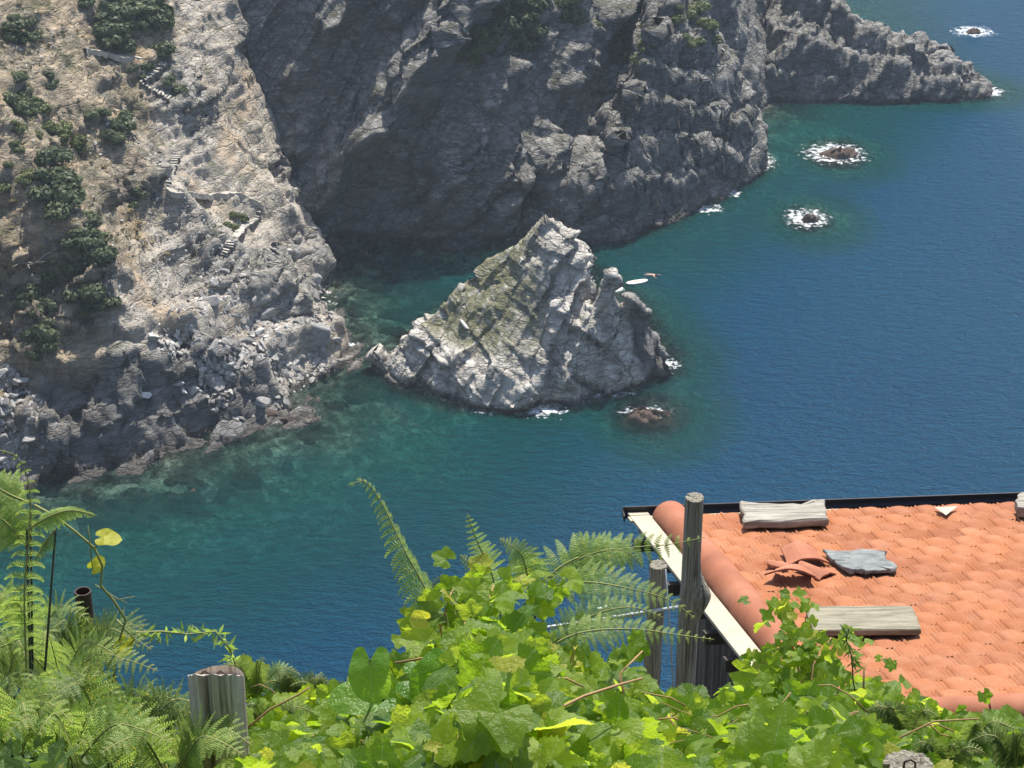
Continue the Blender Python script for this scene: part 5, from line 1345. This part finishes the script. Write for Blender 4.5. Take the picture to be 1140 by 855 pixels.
# ---------------- the yellow-leaved climber at the left
q = Vector(PY(120, 790, 5.0)); q.z = gnd(q.x, q.y); e = empty('climber', q)
st = MB(); lv = Leaves()
for pts, r_ in (([(120, 800), (132, 715), (140, 690), (126, 668), (112, 652), (114, 630), (105, 610), (84, 592), (60, 574), (38, 562)], .0035), ([(105, 610), (112, 602), (118, 600)], .002), ([(102, 622), (98, 585)], .0014), ([(104, 640), (100, 610)], .0014), ([(106, 651), (128, 665), (142, 672)], .0014), ([(128, 668), (150, 664)], .001), ([(130, 690), (150, 712), (120, 740), (125, 790)], .003)):
    st.tube([Vector(PY(X, Y, 5.0))-q for X, Y in pts], r_, 6)
st.build('stems', M_stem, e, True)
for X, Y, s_, nn, sp_ in ((113, 598, .05, (.1, -.35, .9), -1.5), (104, 632, .038, (.5, -.8, .3), -.6), (140, 714, .045, (.2, -.9, .4), 2.9), (97, 748, .05, (0, -.6, .7), 1.2), (462, 692, .04, (-.2, -.7, .5), 1.2)):
    if X > 400: continue
    lv.add(L_heart[1], PY(X, Y, 5.0), s_, nn, sp_)
lv.build('leaves', M_yel, e); tag(e, 'thin twisting climber with yellow leaves rising beside the rusty tube', 'climber')
q = Vector(PY(474, 690, 4.5)); e = empty('yellowing_shoot', (q.x, q.y, gnd(q.x, q.y))); lv = Leaves(); lv.add(L_heart[2], q, .042, (-.3, -.75, .4), 1.3); lv.build('leaf', M_yel, e)
st = MB(); st.tube([q-e.location, q-e.location+Vector((.05, 0, .02)), Vector((.1, .0, (q.z-e.location.z)*.6)), (0, 0, 0)], .0016, 5); st.build('stems', M_stem, e, True); tag(e, 'single yellow leaf on a thin shoot left of the middle vine', 'shoot')
# ---------------- willowy sprig running right from the left ferns
q = Vector(PY(150, 740, 5.1)); q.z = gnd(q.x, q.y); e = empty('leafy_sprig', q); st = MB(); lf = MB()
pts = [(120, 720), (150, 704), (180, 703), (210, 706), (240, 703), (256, 722), (262, 740)]
P_ = [Vector(PY(X, Y, 5.1))-q for X, Y in pts]; st.tube([Vector((0, 0, 0))]+P_, [.003]*4+[.002]*4, 6)
for k in range(80):
    f = pr.uniform(0, len(P_)-1.01); a = int(f); p = P_[a].lerp(P_[a+1], f-a); d_ = Vector(pr.normal(size=3)); d_.z = d_.z*.7-.1; d_.normalize(); L = pr.uniform(.02, .05); w = d_.cross(Vector((0, 1, 0))).normalized()*L*.11
    lf.add([p, p+d_*L*.45+w, p+d_*L, p+d_*L*.45-w], [(0, 1, 2, 3)])
st.build('stems', M_stem, e, True); lf.build('leaves', M_fern, e); tag(e, 'narrow-leaved sprig reaching right over the sea above the near post', 'sprig')
q = Vector(PY(945, 800, 4.9)); q.z = gnd(q.x, q.y); e = empty('leafy_sprig', q); st = MB(); lf = MB()
pts = [(958, 800), (950, 760), (948, 730), (942, 712), (945, 700)]; P_ = [Vector(PY(X, Y, 4.9))-q for X, Y in pts]; st.tube([Vector((0, 0, 0))]+P_, .002, 6)
for k in range(70):
    f = pr.uniform(0, len(P_)-1.01); a = int(f); p = P_[a].lerp(P_[a+1], f-a); d_ = Vector(pr.normal(size=3)); d_.z = d_.z*.5-.3; d_.normalize(); L = pr.uniform(.02, .045); w = d_.cross(Vector((0, 1, 0))).normalized()*L*.1
    lf.add([p, p+d_*L*.45+w, p+d_*L, p+d_*L*.45-w], [(0, 1, 2, 3)])
st.build('stems', M_stemd, e, True); lf.build('leaves', M_fern2, e); tag(e, 'dark narrow-leaved sprig standing against the plank on the roof', 'sprig')
# grass-like undergrowth so the soil does not show through
ug = np.random.default_rng(9); vs = []
n_ug = 9000; X_ = ug.uniform(-1.4, 1.5, n_ug); Y_ = ug.uniform(3.0, 5.5, n_ug); Zg = zg2(X_, Y_); Zc = zcan(X_, Y_)
Zt = Zg+(np.maximum(Zc-Zg, .1))*ug.uniform(.2, .78, n_ug)
d1 = ug.normal(size=(n_ug, 3)); d1 /= np.linalg.norm(d1, axis=1)[:, None]; d2 = ug.normal(size=(n_ug, 3)); d2 = d2-(d1*d2).sum(1)[:, None]*d1; d2 /= np.linalg.norm(d2, axis=1)[:, None]
c_ = np.stack([X_, Y_, Zt], 1); s_ = ug.uniform(.015, .04, n_ug)[:, None]
v = np.stack([c_-d1*s_, c_-d2*s_*.6, c_+d1*s_, c_+d2*s_*.6], 1).reshape(-1, 3)
me = np_mesh('undergrowth', v, quads=np.arange(n_ug*4).reshape(-1, 4)); me.materials.append(M_fern2)
tag(link('undergrowth', me), 'dense low leaves and grass under the vines and ferns', 'undergrowth', None, 'stuff')
# ---------------------------------------------------------------- the air
b = MB(); b.box((0, 4000, 30), (5000, 0, 0), (0, 6000, 0), (0, 0, 110))
b.v = [(x_, y_, -14.0 if z_ < 0 else 150.0) for x_, y_, z_ in b.v]
m, nt, out = newmat('hazy_air'); pv = nt.nodes.new('ShaderNodeVolumePrincipled')
pv.inputs['Color'].default_value = (.75, .87, 1.0, 1); pv.inputs['Density'].default_value = .00020; pv.inputs['Anisotropy'].default_value = .2
nt.links.new(pv.outputs[0], out.inputs['Volume'])
o = b.build('haze', m); tag(o, kind='stuff')
